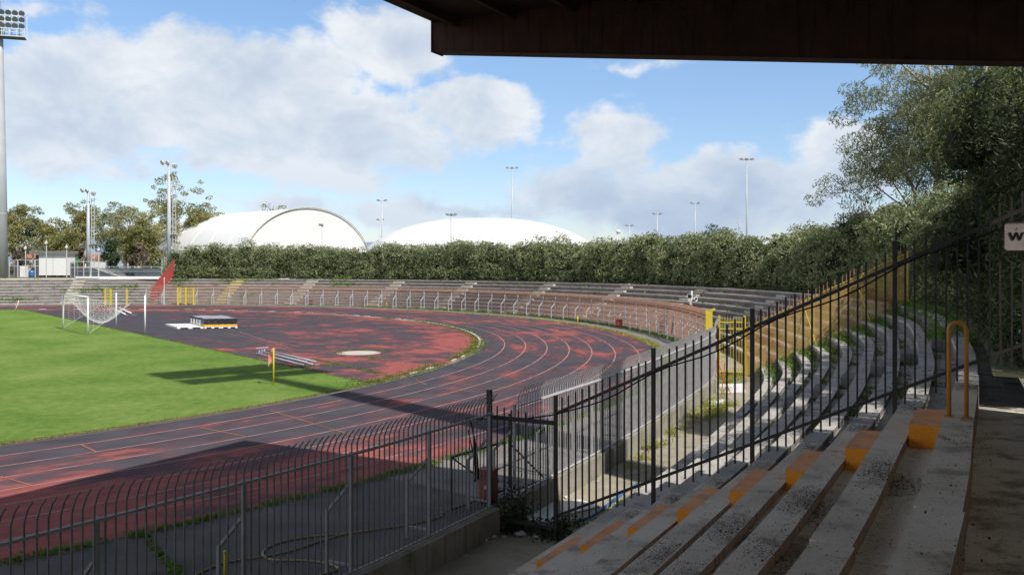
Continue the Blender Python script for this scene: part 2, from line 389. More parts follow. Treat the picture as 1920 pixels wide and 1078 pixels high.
SG = 19.0                                     # where the grass ends and the rubber D begins
mb = MB()
lim = math.sqrt((R0 - .2) ** 2 - SG ** 2)
ns, nl = 24, 80
ss = np.linspace(SG, R0 - .2, ns)
vs = []
for s in ss:
    h = math.sqrt(max(0, (R0 - .2) ** 2 - s * s))
    for l in np.linspace(-h, h, nl): vs.append((*S(s, l), .0))
mb.add(vs, [(i * nl + j, i * nl + j + 1, (i + 1) * nl + j + 1, (i + 1) * nl + j) for i in range(ns - 1) for j in range(nl - 1)])
dee = structure(mb, 'rubber_infield', M['track'])
def wear_dee(x, y):
    s, l = sl(x, y); r = math.hypot(s, l)
    w = .0
    w -= .14 * (1 - sstep(s, 21, 29)) * sstep(l, -22, -10)          # dark run-up strip behind the goal
    w += .07 * (1 - sstep(l, -26, 0))
    w += .10 * sstep(l, 18, 30)
    w += .12 * sstep(r, 37.5, 41)
    return w
set_wear(dee, wear_dee)

mb = MB()
vs = []; rows = []
for s in np.linspace(-110, SG, 60):
    if s >= 0: h = math.sqrt((R0 - .2) ** 2 - s * s)
    elif s > -73: h = R0 - .2
    else: h = math.sqrt(max(1, (R0 - .2) ** 2 - (s + 73) ** 2))
    rows.append([(*S(s, l), .02) for l in np.linspace(-h, h, 40)])
vs = [p for r in rows for p in r]
mb.add(vs, [(i * 40 + j, i * 40 + j + 1, (i + 1) * 40 + j + 1, (i + 1) * 40 + j) for i in range(59) for j in range(39)])
# ragged turf lip round the edge facing the D
structure(mb, 'grass_pitch', M['grass'])

mb = MB(); ring(mb, R0 - .30, R0 - .10, .034); structure(mb, 'track_curb_strip', M['curb_red'])
mb = MB()
for ph in np.arange(-66, 100, 2.4):           # white pieces of the old curb, only where they survive
    if RNG.random() < .55 or (-42 < ph < -5):
        a, b = ph, ph + 2.2
        q = []
        for p_ in (a, b):
            for r in (R0 - .32, R0 - .16): q.append(S(r * math.cos(rad(p_)), r * math.sin(rad(p_))))
        if sl(*q[0])[0] > SG + 1: mb.box(((q[0][0] + q[3][0]) / 2, (q[0][1] + q[3][1]) / 2, .03), (1.5 if -42 < ph < -5 else .7, .13, .05), q[2] - q[0])
tag(structure(mb, 'curb_blocks', M['sand']), None, None)

mb = MB()
for k in range(1, 8): ring(mb, R0 + LANE * k - .03, R0 + LANE * k + .03, .004)
structure(mb, 'lane_lines', M['line'])
mb = MB()
def stripe(a, b, w, z=.004):
    a = np.array(a[:2]); b = np.array(b[:2]); d = b - a; n = np.array([-d[1], d[0]]) / np.hypot(*d) * w / 2
    mb.add([(*(a - n), z), (*(b - n), z), (*(b + n), z), (*(a + n), z)], [(0, 1, 2, 3)])
for a, b in (((507, 770), (815, 862)), ((374, 801), (463, 819)), ((152, 833.5), (180, 846.6)), ((845, 731), (905, 735)), ((0, 893), (60, 910)), ((780, 712), (800, 722))):
    stripe(G(*a), G(*b), .045, .0085)
for a, b in (((735, 748), (790, 754)), ((845, 719), (980, 730)), ((900, 702), (985, 707))):
    stripe(G(*a), G(*b), .05, .0085)
structure(mb, 'stagger_marks', M['orange_line'])
mb = MB()
for a, b in (((420, 624), (565, 650)), ((300, 614), (335, 612)), ((433, 662), (630, 662)), ((448, 622), (540, 651))):
    stripe(G(*a), G(*b), .05, .006)
structure(mb, 'runup_marks', M['line'])

# asphalt apron between track and fence
def us_range(a, b, step=1.0): return np.linspace(a, b, max(2, int(abs(b - a) / step) + 1))
def apron(u0, u1, name, m):
    mb = MB(); us = us_range(u0, u1, 1.0); inner = []
    for u in us:
        p = F(u); s, l = sl(*p)
        if s > 0: d = (p - CEN) / np.hypot(*(p - CEN)); inner.append(CEN + d * TRK)
        else: inner.append(S(s, -TRK))
    k = len(us)
    mb.add([(*p, .0) for p in inner] + [(*F(u, .0), .0) for u in us], [(i, i + 1, k + i + 1, k + i) for i in range(k - 1)])
    structure(mb, name, m)
apron(0, UG + .6, 'asphalt_apron', M['apron_dark']); apron(UG + .6, UE, 'concrete_apron', M['apron'])
# trench floor and everything below the steps
mb = MB(); us = us_range(0, UE, 2.0)
k = len(us); mb.add([(*F(u, .1), -.4) for u in us] + [(*F(u, 2.6), -.4) for u in us], [(i, i + 1, k + i + 1, k + i) for i in range(k - 1)])
structure(mb, 'trench_floor', M['dirt'])
# surrounding ground, level with the top of the terraces
mb = MB()
UT = UG + .2
us = np.concatenate([us_range(UT, UE, 2.0)])
offs = [8.3, 12, 20, 45, 120, 500, 5000]
inner = [np.array(F(u, 8.3)) for u in us]
# continue the hole round the back of the covered stand
back = [F(0, 40) + np.array([0, -10]), F(UT - 20, 30), F(UT - 6, 16), F(UT, 12)]
allp = [np.array([-90., -60.])] + back + inner + [S(-60, 70), S(-150, 60), S(-160, -70), np.array([-100., -60.])]
ctr = np.array([-60., 30.])
rings = []
for f_, mn in ((0, 0), (8, 0), (30, 0), (120, 0), (600, 0), (6000, 0)):
    rr = []
    for p in allp:
        d = p - ctr; L_ = np.hypot(*d); rr.append((*(p + d / L_ * f_), 3.0))
    rings.append(rr)
k = len(allp)
mb.add([p for r in rings for p in r], [(r * k + i, r * k + (i + 1) % k, (r + 1) * k + (i + 1) % k, (r + 1) * k + i) for r in range(5) for i in range(k)])
structure(mb, 'surrounding_ground', M['plateau'])
mb = MB(); us = us_range(0, UT + 1.5, 2.0); k = len(us)
mb.add([(*F(u, o), 2.97) for o in (9.1, 16, 45) for u in us], [(r * k + i, r * k + i + 1, (r + 1) * k + i + 1, (r + 1) * k + i) for r in (0, 1) for i in range(k - 1)])
structure(mb, 'bank_behind_stand', M['dirt'])
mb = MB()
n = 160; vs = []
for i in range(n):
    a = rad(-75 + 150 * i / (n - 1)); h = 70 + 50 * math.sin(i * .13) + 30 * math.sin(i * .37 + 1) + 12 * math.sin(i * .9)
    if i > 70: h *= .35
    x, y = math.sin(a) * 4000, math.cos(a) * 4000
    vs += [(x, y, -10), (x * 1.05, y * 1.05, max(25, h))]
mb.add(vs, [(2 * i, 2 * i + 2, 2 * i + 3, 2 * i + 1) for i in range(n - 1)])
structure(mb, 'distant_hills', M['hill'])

# ------------------------------------------------------------------ concrete rows
SLW, PIT, RISE, THK = .31, .718, .352, .11
def orow(i): return 8.12 - PIT * (i - 1) + (.26 if i < 1 else 0)   # the aisle behind the top rows is wider
def zrow(i): return 2.90 - RISE * (i - 1)
def row_profile(i, last=False):
    o, z = orow(i), zrow(i); ob = orow(i - 1) - SLW + .03
    zb = -.6; tk = .35 if i == 1 else THK
    #        riser foot        riser head            nosing under        nosing top        slab back top  slab back foot   tread back
    return [(o - SLW + .03, zb), (o - SLW + .03, z - .11), (o - SLW, z - .11), (o - SLW, z), (o, z), (o, z - tk), (ob, z - tk), (ob, zb)], [1, 0, 0, 0, 3, 2, 1, 1]
def terrace(name, label, u0, u1, riser, stairs, stair_mats, first=9, last=1, joints=None, slab='conc_slab', tread='conc_tread', face='conc_dark', step=1.2, cat='terrace', blen=1.4, zface=None):
    mid = F((u0 + u1) / 2, 2.0)
    t = thing(name, label, cat, (mid[0], mid[1], -.4))
    for i in range(first, last - 1, -1):
        mb = MB(); prof, mm = row_profile(i)
        cuts = [u0] + [j for j in sorted(joints or []) if u0 < j < u1] + [u1]
        for a, b in zip(cuts[:-1], cuts[1:]):
            g = .012 if joints else 0
            jo = RNG.uniform(-.012, .012) if joints else 0; jz = RNG.uniform(-.006, .006) if joints else 0
            pr = [(o + (jo if 1 < q < 6 else 0), z + (jz if 1 < q < 5 else 0)) for q, (o, z) in enumerate(prof)]
            mb.sweep(pr, us_range(a + (g if a > u0 else 0), b - (g if b < u1 else 0), step), mm)
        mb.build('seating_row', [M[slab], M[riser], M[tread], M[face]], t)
    for us_, mname in zip(stairs, stair_mats):
        for i in range(first, 1, -1):
            u = us_; d, n_ = Fdir(u); o = (orow(i) + orow(i - 1) - SLW) / 2
            c = F(u, o); w = PIT - SLW - .012
            mb = MB(); mb.box((c[0], c[1], zrow(i) - THK + .002), (blen, w, THK + .16), d)
            ob = mb.build('stepping_block', [M[x] for x in (mname if isinstance(mname, tuple) else (mname,))], t)
            if isinstance(mname, tuple):
                for p in ob.data.polygons:
                    if p.normal.z > .9: p.material_index = 1
    return t
M['step_pale'] = surf('pale_step_paint', (.44, .40, .33), (.58, .53, .45), 2, .85, stain=(.28, .24, .2), stscale=2)
M['step_yellow'] = surf('old_yellow_step_paint', (.50, .38, .08), (.6, .48, .16), 2, .85, stain=(.4, .36, .27), stscale=2)
joint_us = [UG - .3 - 6.95 - 7 * k for k in range(0, 4)]
stand = terrace('covered_stand', 'pale concrete stand rows with orange stepping blocks, in the shade under the roof', 2.0, UG - .02, 'stand_slab', [UG - 2.05], [('orange', 'orange_top')],
                first=9, last=1, joints=joint_us, slab='stand_slab', tread='stand_tread', face='stand_face', cat='grandstand', blen=1.35)
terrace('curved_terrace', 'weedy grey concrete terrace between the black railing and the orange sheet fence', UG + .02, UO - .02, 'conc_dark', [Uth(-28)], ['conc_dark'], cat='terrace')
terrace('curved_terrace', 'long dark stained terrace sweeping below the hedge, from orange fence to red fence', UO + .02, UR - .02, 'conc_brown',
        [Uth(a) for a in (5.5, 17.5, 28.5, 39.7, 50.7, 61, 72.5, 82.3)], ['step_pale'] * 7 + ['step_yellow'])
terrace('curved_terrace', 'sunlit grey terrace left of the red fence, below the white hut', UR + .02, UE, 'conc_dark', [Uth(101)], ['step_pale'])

# ------------------------------------------------------------------ perimeter fence with its wall
def retaining_wall(u0, u1, label, name='retaining_wall'):
    mb = MB(); mb.sweep([(-.01, -.45), (-.01, .09), (.24, .09), (.24, -.45)], us_range(u0, u1, .8))
    return solo(mb, name, M['wall'], label, 'wall')
mb = MB(); mb.sweep([(8.80, 2.0), (8.80, 3.02), (9.0, 3.02), (9.0, 2.0)], us_range(UG - 3.0, UG - .5, .5)); solo(mb, 'aisle_wall', M['wall'], 'low mossy wall along the back of the shaded aisle', 'wall')
retaining_wall(1, UG - .05, 'low dark concrete wall under the shaded near railing')
retaining_wall(UG + .75, U(2.35, 21.9), 'low pale wall under the railing, sunlit beside the trench')
retaining_wall(U(2.5, 22.2), UO, 'low mossy wall under the grey railing beyond the dark recess')
retaining_wall(UY - .5, UR, 'thin kerb wall under the rusty railing round the far bend')
def arr_bars(us, z0, z1, z2, lean, w):       # vertical bars whose tops bend outward
    V = []; Fc = []
    for u in us:
        d, n_ = Fdir(u); p = F(u, .1); b = len(V)
        for q, (oo, z) in enumerate(((0, z0), (0, z1), (lean * .45, (z1 + z2) / 2 + .03), (lean, z2))):
            c = p + n_ * oo
            for a, e in ((-1, -1), (1, -1), (1, 1), (-1, 1)):
                x = c + d * a * w / 2 + n_ * e * w / 2; V.append((x[0], x[1], z))
        for q in range(3):
            for k in range(4): Fc.append((b + q * 4 + k, b + q * 4 + (k + 1) % 4, b + q * 4 + 4 + (k + 1) % 4, b + q * 4 + 4 + k))
        Fc.append((b + 12, b + 13, b + 14, b + 15))
    m_ = MB(); m_.v = V; m_.f = Fc; m_.m = [0] * len(Fc); return m_
def sweep_rail(us, o, z, w, h):
    m_ = MB(); m_.sweep([(o - w / 2, z - h / 2), (o - w / 2, z + h / 2), (o + w / 2, z + h / 2), (o + w / 2, z - h / 2)], us); return m_
def fence(label, u0, u1, barm, postm, railm, rails=(), bay=2.06, brace=True, sp=.125, w=.017, lean=.15, bent='same', gaps=()):
    m0 = F((u0 + u1) / 2); t = thing('perimeter_fence', label, 'fence', (m0[0], m0[1], .09))
    nb = max(1, round((u1 - u0) / bay)); ub = np.linspace(u0, u1, nb + 1)
    for a, b in zip(ub[:-1], ub[1:]):
        n_ = max(2, round((b - a) / sp)); us = a + (np.arange(n_) + .5) * (b - a) / n_
        arr_bars([u + RNG.normal(0, .004) for u in us], .11, 2.0, 2.24, lean, w).build('bar_panel', barm, t)
    us = us_range(u0, u1, .6)
    sweep_rail(us, .1, 1.85, .05, .035).build('top_rail', railm, t)
    sweep_rail(us, .1, .13, .04, .025).build('bottom_rail', railm, t)
    for z in rails: sweep_rail(us, .065, z, .03, .035).build('rail', postm, t)
    for u in ub:
        d, n_ = Fdir(u); p = F(u, .04)
        mb = MB(); mb.box((p[0], p[1], .09), (.05, .05, 1.78), d); mb.build('post', postm, t)
        if brace:
            mb = MB(); q = [F(u, .0), F(u, -.42), F(u, -.42)]
            mb.bar((q[0][0], q[0][1], 1.38), (q[1][0], q[1][1], .93), .05, .04); mb.bar((q[1][0], q[1][1], .95), (q[1][0], q[1][1], .004), .045)
            mb.bar((q[1][0], q[1][1], .2), (q[0][0], q[0][1], .2), .03)
            mb.build('brace', postm, t)
    return t
fence('dark railing with bent tops in front of the shaded stand', UG - 20 + .0, UG - .1, M['zinc_shade'], M['zinc'], M['zinc'])
fence('grey railing with bent tops curving along the sunlit trench', UG + .9, UO - .05, M['zinc_sun'], M['zinc_sun'], M['zinc_light'], bay=2.06)
fence('rusty railing with silver posts and cross rails round the far bend', UY + .15, UR - .1, M['rust'], M['zinc_light'], M['rust'], rails=(.35, .72, 1.09, 1.46), sp=.14, w=.03, lean=.2)

# yellow end post of the far railing
p = F(UY, .1); d, n_ = Fdir(UY)
mb = MB(); mb.box((p[0], p[1], .0), (.34, .10, 2.35), n_); mb.bar((p[0], p[1], 2.3), (p[0] + n_[0] * .3, p[1] + n_[1] * .3, 2.42), .10)
solo(mb, 'end_post', M['yellow'], 'broad bright yellow post where the rusty railing ends', 'post')

# yellow frames standing in the far fence line
def yellow_gate(px0, px1, pyb, h, label, mids=1, mesh=True, grp=None):
    a = G(px0, pyb); b = G(px1, pyb); t = thing('yellow_gate', label, 'gate', tuple((a + b) / 2), grp)
    for k in range(mids + 2):
        q = a.lerp(b, k / (mids + 1)); mb = MB(); mb.box((q.x, q.y, 0), (.16, .12, h), (b - a)[:2] if (b - a).length > .01 else (1, 0)); mb.build('post', M['yellow'], t)
    if mesh:
        mb = MB()
        for z in (.25, h * .5, h - .12): mb.bar((a.x, a.y, z), (b.x, b.y, z), .05)
        n2 = int((b - a).length / .2)
        for k in range(1, n2):
            q = a.lerp(b, k / n2); mb.bar((q.x, q.y, .25), (q.x, q.y, h - .12), .03)
        mb.build('gate_grille', M['yellow'], t)
yellow_gate(333.5, 363, 571.5, 2.05, 'double yellow barred gate right of the red fence', 1)
yellow_gate(197.5, 208, 573, 1.95, 'narrow yellow barred frame behind the goal net', 0)
q = G(238, 572.5); mb = MB(); mb.box((q.x, q.y, 0), (.18, .14, 1.9)); solo(mb, 'yellow_post', M['yellow'], 'single tall yellow post just left of the red fence', 'post')

# ------------------------------------------------------------------ radial fences up the terraces
def radial(u, o0, o1, label, kind):
    d, n_ = Fdir(u); p0 = F(u, o0)
    t = thing('terrace_fence', label, 'fence', (p0[0], p0[1], -.3))
    def zt(o): return -.05 + (o - 2.3) / (8.2 - 2.3) * 2.9
    def P(o, z, s=0): q = F(u, o) + d * s; return (q[0], q[1], z)
    if kind == 'orange':
        mb = MB(); os_ = np.linspace(o0, o1, 60)       # perforated sheet drawn as close wires
        for o in np.arange(o0, o1, .045): mb.bar(P(o, zt(o) + .05), P(o, zt(o) + 2.25), .024, .012)
        for k in np.arange(.1, 2.2, .07): mb.bar(P(o0, zt(o0) + k), P(o1, zt(o1) + k), .010, .026)
        mb.build('mesh_sheet', M['mesh_orange'], t)
        mb = MB(); mb.bar(P(o0, zt(o0) + 2.27), P(o1, zt(o1) + 2.27), .032); mb.build('top_rail', M['yellow'], t)
        mb = MB()
        for o in np.arange(o0 + .1, o1, .16): mb.bar(P(o, zt(o) + 2.2, -.03), P(o, zt(o) + 2.62 + RNG.uniform(-.06, .06), -.03), .045, .025)
        mb.build('spikes', M['rust'], t)
        for o in (o0, 4.4, 6.4, o1):
            mb = MB(); mb.bar(P(o, zt(o) - .3), P(o, zt(o) + 2.25), .05); mb.build('post', M['mesh_orange'], t)
        for o in (4.0, 6.2):
            mb = MB(); mb.bar(P(o, zt(o) + 1.9, -.05), P(o + .45, zt(o) + .15, -.9), .022); mb.build('brace', M['yellow'], t)
    else:
        mb = MB()
        for o in np.arange(o0, o1, .16): mb.bar(P(o, zt(o) + .0), P(o, zt(o) + 2.1), .04, .04)
        mb.build('bars', M['red_paint'], t)
        for k in (.2, 1.1, 2.0):
            mb = MB(); mb.bar(P(o0, zt(o0) + k), P(o1, zt(o1) + k), .07); mb.build('rail', M['red_paint'], t)
        for o in np.linspace(o0, o1, 4):
            mb = MB(); mb.bar(P(o, zt(o) - .3), P(o, zt(o) + 2.15), .10); mb.build('post', M['red_paint'], t)
    return t
radial(UO, 1.5, 8.3, 'rusted orange mesh fence with spikes climbing the curved terrace', 'orange')
radial(UR, 1.9, 9.2, 'red railing climbing the terrace at the end of the hedge', 'red')
# small yellow gate across the trench at the foot of the orange fence
t = thing('trench_gate', 'small yellow gate across the trench at the foot of the orange fence', 'gate', (*F(UO, .8), -.4))
for o in (.3, 1.42):
    q = F(UO, o); mb = MB(); mb.box((q[0], q[1], -.4), (.08, .08, 2.75), DN); mb.build('post', M['yellow'], t)
mb = MB(); dd, nn = Fdir(UO)
for z in (-.2, 1.75, 2.05): 
    a = F(UO, .3); b = F(UO, 1.42); mb.bar((a[0], a[1], z), (b[0], b[1], z), .05)
for k in range(1, 9):
    q = F(UO, .3 + 1.12 * k / 9); mb.bar((q[0], q[1], -.2), (q[0], q[1], 2.3), .018)
mb.build('gate_leaf', M['yellow'], t)

# ------------------------------------------------------------------ black dividing railing beside the covered stand
g0 = np.array([-.41, 16.5])
def DP(t_, z, s=0): q = g0 + DN * t_ + DZ * s; return Vector((q[0], q[1], z))
zl = lambda t_: .08 + (t_ - 1.37) * .468
zu = lambda t_: 1.93 + (t_ - 1.37) * .475
t = thing('dividing_railing', 'tall black iron railing stepping up beside the orange blocks', 'fence', tuple(DP(1.37, -.3)))
T1 = 11.2
mb = MB(); mb.bar(DP(1.37, zu(1.37)), DP(T1, zu(T1)), .03, .055); mb.build('top_rail', M['iron'], t)
mb = MB(); mb.bar(DP(1.37, zl(1.37)), DP(T1, zl(T1)), .03, .05); mb.build('bottom_rail', M['iron'], t)
pts = [1.37, 3.225, 4.90, 7.02, 9.1, 11.2]; tops = [2.26, 3.20, 3.92, 4.98, 5.95, 6.95]
for a, zz in zip(pts, tops):
    mb = MB(); mb.bar(DP(a, zl(a) - .45), DP(a, zz), .062, .062); mb.build('post', M['iron'], t)
for a, b in zip(pts[:-1], pts[1:]):
    mb = MB(); n = round((b - a) / .136)
    for k in range(1, n):
        x = a + (b - a) * k / n; tw = RNG.normal(0, .006)
        mb.bar(DP(x, zl(x) - .16 - .12 * RNG.random()), DP(x + tw, zu(x) + .24 + RNG.normal(0, .012)), .026, .026)
    mb.build('bar_panel', M['iron'], t)
t = thing('trench_gate', 'black iron gate across the trench, between the two tall posts', 'gate', tuple(DP(.7, -.4)))
for a, zz in ((-.02, 2.27),):
    mb = MB(); mb.bar(DP(a, -.4), DP(a, zz), .085, .085); mb.build('post', M['iron'], t)
mb = MB(); mb.bar(DP(.0, 1.76), DP(1.35, 1.76), .04, .08); mb.build('top_rail', M['iron'], t)
mb = MB(); mb.bar(DP(.0, -.14), DP(1.35, -.14), .04, .07); mb.build('bottom_rail', M['iron'], t)
mb = MB()
for k in range(1, 9): mb.bar(DP(1.36 * k / 9, -.32), DP(1.36 * k / 9, 1.99 - .02 * k + .02 * RNG.random()), .022, .022)
mb.build('bar_panel', M['iron'], t)
# cables along the top rail
mb = MB(); pth = [DP(-.5, 1.72, -.1), DP(-.2, 1.70, -.05), DP(.1, 1.77), DP(.7, 1.78), DP(1.3, 1.90)]
for x in np.arange(1.7, T1, .3):
    sag = .10 * math.sin((x - 1.37) / (T1 - 1.37) * math.pi * 5) ** 2
    pth.append(DP(x, zu(x) - .035 - sag, -.035))
mb.tube(pth, .014, 6); solo(mb, 'cable', M['black'], 'black cable sagging along the rail of the tall black railing', 'cable', smooth=True)
mb = MB(); mb.tube([DP(-.35, 1.72, -.15), DP(-.25, 1.3, -.15), DP(-.22, .95, -.15), DP(-.2, .6, -.15), DP(-.26, .55, -.15)], [.015, .02, .05, .045, .015], 6)
mb.tube([DP(-.42, 1.5, -.12), DP(-.3, 1.1, -.14), DP(-.23, .8, -.15)], .012, 5)
mb.tube([DP(-.5, 1.72, -.1), DP(-.35, 1.72, -.15), DP(-.1, 1.74, -.1)], .015, 5)
solo(mb, 'cable_bundle', M['black'], 'black cable bundle hanging on the railing left of the iron gate', 'cable', smooth=True)
# open gate leaves behind the gap in the railing
def leaf(pts, label, diag):
    mb = MB()
    for a, b in pts: mb.bar(a, b, .035)
    a, b = diag; mb.bar(a, b, .025)
    solo(mb, 'gate_leaf', M['iron'], label, 'gate')
a, b = G(846, 955, .05), G(946, 918, .05); up = Vector((0, 0, .98))
leaf([(a, b), (a + up, b + up), (a, a + up), (b, b + up)], 'dark open gate leaf with a diagonal, left of the red cabinet', (a + up, a.lerp(b, .9)))
a, b = G(955, 921, .05), G(1022, 898, .05); up = Vector((0, 0, .98))
leaf([(a, b), (a, a + up * 1.6)], 'dark open gate leaf with a diagonal, right of the red cabinet', (a + up, b))

# sign on the black railing
c = DP(8.45, 5.02, -.05)
t = thing('sign', 'rounded beige sign with a black letter W on the black railing', 'sign', tuple(c))
mb = MB(); w_, h_, r_ = .46, .40, .045; rim = []
for cx, cz, a0 in ((w_ - r_, h_ - r_, 0), (r_, h_ - r_, 90), (r_, r_, 180), (w_ - r_, r_, 270)):
    for k in range(6):
        a = rad(a0 + 18 * k); rim.append((cx + r_ * math.cos(a), cz + r_ * math.sin(a)))
def SP(x, z, s): q = Vector(c) + Vector((DN[0], DN[1], 0)) * x + Vector((DZ[0], DZ[1], 0)) * s; return (q.x, q.y, q.z - .2 + z)
nr = len(rim)
mb.add([SP(x, z, 0) for x, z in rim] + [SP(x, z, .008) for x, z in rim], [tuple(range(nr)), tuple(range(2 * nr - 1, nr - 1, -1))] + [(i, i + nr, (i + 1) % nr + nr, (i + 1) % nr) for i in range(nr)])
mb.build('plate', M['sign'], t)
mb = MB()
for i in range(nr):
    a, b = rim[i], rim[(i + 1) % nr]; mb.bar(SP(*a, -.002), SP(*b, -.002), .008, .008)
mb.build('border', M['iron'], t)
mb = MB()                                     # heavy W with flared tips
def stroke(x0, x1, z0, z1, w0, w1):
    mb.add([SP(x0 - w0 / 2, z0, -.004), SP(x0 + w0 / 2, z0, -.004), SP(x1 + w1 / 2, z1, -.004), SP(x1 - w1 / 2, z1, -.004)], [(0, 1, 2, 3)])
xo = .066
for x0, x1 in ((0, .04), (.082, .04), (.082, .122), (.160, .122)):
    stroke(xo + x0, xo + x1, .258, .150, .036, .034)
stroke(xo + .082, xo + .088, .325, .290, .007, .010)
mb.build('lettering', M['black'], t)

# hoop handrail at the top of the orange steps
b0 = F(UG - 3.15, orow(1) - .26); zz = zrow(1)
dd, nn = Fdir(UG - 3.15)
t = thing('handrail', 'orange hooped handrail at the top of the orange steps', 'handrail', (*(b0 + nn * .1), zz))
mb = MB(); wv = .175; pth = [(0, 0), (0, .98)] + [(wv / 2 - wv / 2 * math.cos(rad(a)), .98 + wv / 2 * math.sin(rad(a))) for a in range(20, 180, 20)] + [(wv, .98), (wv, 0)]
mb.tube([(*(b0 + nn * x), zz + z) for x, z in pth], .0245, 12); mb.build('hoop', M['tube_orange'], t, smooth=True)
for x in (0, wv):
    q = b0 + nn * x; mb = MB(); mb.box((q[0], q[1], zz), (.10, .13, .008), nn); mb.build('base_plate', M['tube_orange'], t)

# ------------------------------------------------------------------ roof of the covered stand
TE = 14.08; LD = DZ; 
# lateral coordinate a, along coordinate b, both measured from the point under the camera
def RP(a, b, z): q = DN * a + DZ * b; return Vector((q[0], q[1], z))
t = thing('stand_roof', 'dark brown cantilever roof with deep beams over the covered stand', 'roof', tuple(RP(1.0, 0, 2.0)))
za = lambda a: 9.20 - .027 * (a + 9.26)
zb_ = lambda a: 8.66 - .1325 * (a + 9.26)
bs = [TE - .17 - 4.07 * k for k in range(0, 8)]
B1 = bs[-1] - .5
mb = MB(); A0, A1 = -9.26, .95; AB = .90
mb.hexa([RP(A0, B1, za(A0)), RP(A1, B1, za(A1)), RP(A1, TE, za(A1)), RP(A0, TE, za(A0)), RP(A0, B1, za(A0) + .14), RP(A1, B1, za(A1) + .14), RP(A1, TE, za(A1) + .14), RP(A0, TE, za(A0) + .14)])
mb.build('deck', M['deck'], t)
for b in bs:
    mb = MB(); p8 = []
    for zf in (0, 1):
        for a, bb in ((A0 + .003, b - .165), (AB, b - .165), (AB, b + .165), (A0 + .003, b + .165)):
            p8.append(RP(a, bb, (za(a) - .003) if zf else zb_(a)))
    mb.hexa(p8); mb.build('beam', M['roof'], t)
    mb = MB(); mb.hexa([RP(A0, b - .19, zb_(A0) - .014), RP(AB, b - .19, zb_(AB) - .014), RP(AB, b + .19, zb_(AB) - .014), RP(A0, b + .19, zb_(A0) - .014), RP(A0, b - .19, zb_(A0) - .002), RP(AB, b - .19, zb_(AB) - .002), RP(AB, b + .19, zb_(AB) - .002), RP(A0, b + .19, zb_(A0) - .002)]); mb.build('flange', M['roof'], t)
    mb = MB(); mb.hexa([RP(A0 - .03, b - .19, 8.63), RP(A0 + .0, b - .19, 8.63), RP(A0 + .0, b + .19, 8.63), RP(A0 - .03, b + .19, 8.63), RP(A0 - .03, b - .19, 9.34), RP(A0, b - .19, 9.34), RP(A0, b + .19, 9.34), RP(A0 - .03, b + .19, 9.34)]); mb.build('beam_end_cap', M['roof'], t)
for k in range(8):
    a = A0 + .55 + k * 1.18; mb = MB()
    for b_hi, b_lo in zip(bs[:-1], bs[1:]): mb.bar(RP(a, b_lo + .17, za(a) - .075), RP(a, b_hi - .17, za(a) - .075), .09, .145)
    mb.build('purlin', M['roof'], t)
mb = MB(); c0 = RP(1.06, (B1 + TE - .25) / 2, 0); mb.box((c0.x, c0.y, 2.0), (.24, TE - .25 - B1, za(.5) - 2.0 + .06), DN); solo(mb, 'back_wall', M['stand_tread'], 'unseen tall wall added behind the covered stand to block the sun', 'wall')  # unseen wall added to keep sun off the rows; pale to bounce light

# ------------------------------------------------------------------ leaf litter on the stand
V = []; Fc = []
def scrap(p, s, zr=.01):
    a = RNG.uniform(0, 2 * math.pi); u = np.array([math.cos(a), math.sin(a), RNG.normal(0, .25)]) * s; w = np.array([-math.sin(a), math.cos(a), RNG.normal(0, .25)]) * s * RNG.uniform(.25, .6)
    b = len(V); p = np.array(p)
    V.extend([tuple(p - u), tuple(p - w), tuple(p + u), tuple(p + w)]); Fc.append((b, b + 1, b + 2, b + 3))
for i in range(0, 9):
    for cu, cnt, sd in ((UG - 4.6 - .12 * i, 1300 if 1 < i < 6 else 240, .28), (UG - 5.0, 500 if 1 < i < 6 else 150, .6), (UG - 6.6, 900 if 2 < i < 6 else 120, .3), (UG - 8.5, 260, .8), (UG - 3.5, 160, 2.2), (UG - .45, 800, .2), (UG - 10, 200, 2.5)):
        for _ in range(cnt):
            u = RNG.normal(cu, sd)
            if u > UG - .1: continue
            if RNG.random() < .5: o = orow(i) - SLW + SLW * RNG.beta(1.6, 1); z = zrow(i) + .008
            else: o = orow(i) + (PIT - SLW - .04) * RNG.beta(.8, 1.3); z = zrow(i) - THK + .01
            if UG - 2.8 < u < UG - 1.3 and z < zrow(i): z += THK + .16
            q = F(u, o); scrap((q[0], q[1], z + abs(RNG.normal(0, .006))), RNG.uniform(.004, .015))
m_ = MB(); m_.v = V; m_.f = Fc; m_.m = [0] * len(Fc)
tag(m_.build('leaf_litter', M['litter'], fix=False), 'dry dark leaf litter scattered over the pale stand rows', 'leaf litter', kind='stuff')
# pale fallen leaves and grit on the near terrace
V = []; Fc = []
for i in range(1, 10):
    for _ in range(500):
        u = RNG.uniform(UG + .1, UO); o = orow(i) + RNG.uniform(-SLW, PIT - SLW - .05)
        z = zrow(i) + .006 if o < orow(i) else zrow(i) - THK + .008
        q = F(u, o); scrap((q[0], q[1], z), RNG.uniform(.015, .05))
m_ = MB(); m_.v = V; m_.f = Fc; m_.m = [0] * len(Fc)
tag(m_.build('fallen_leaves', surf('pale_dry_leaves', (.22, .19, .14), (.42, .38, .31), 9, .9, bmp=0), fix=False), 'pale dry leaves strewn on the near curved terrace', 'leaf litter', kind='stuff')

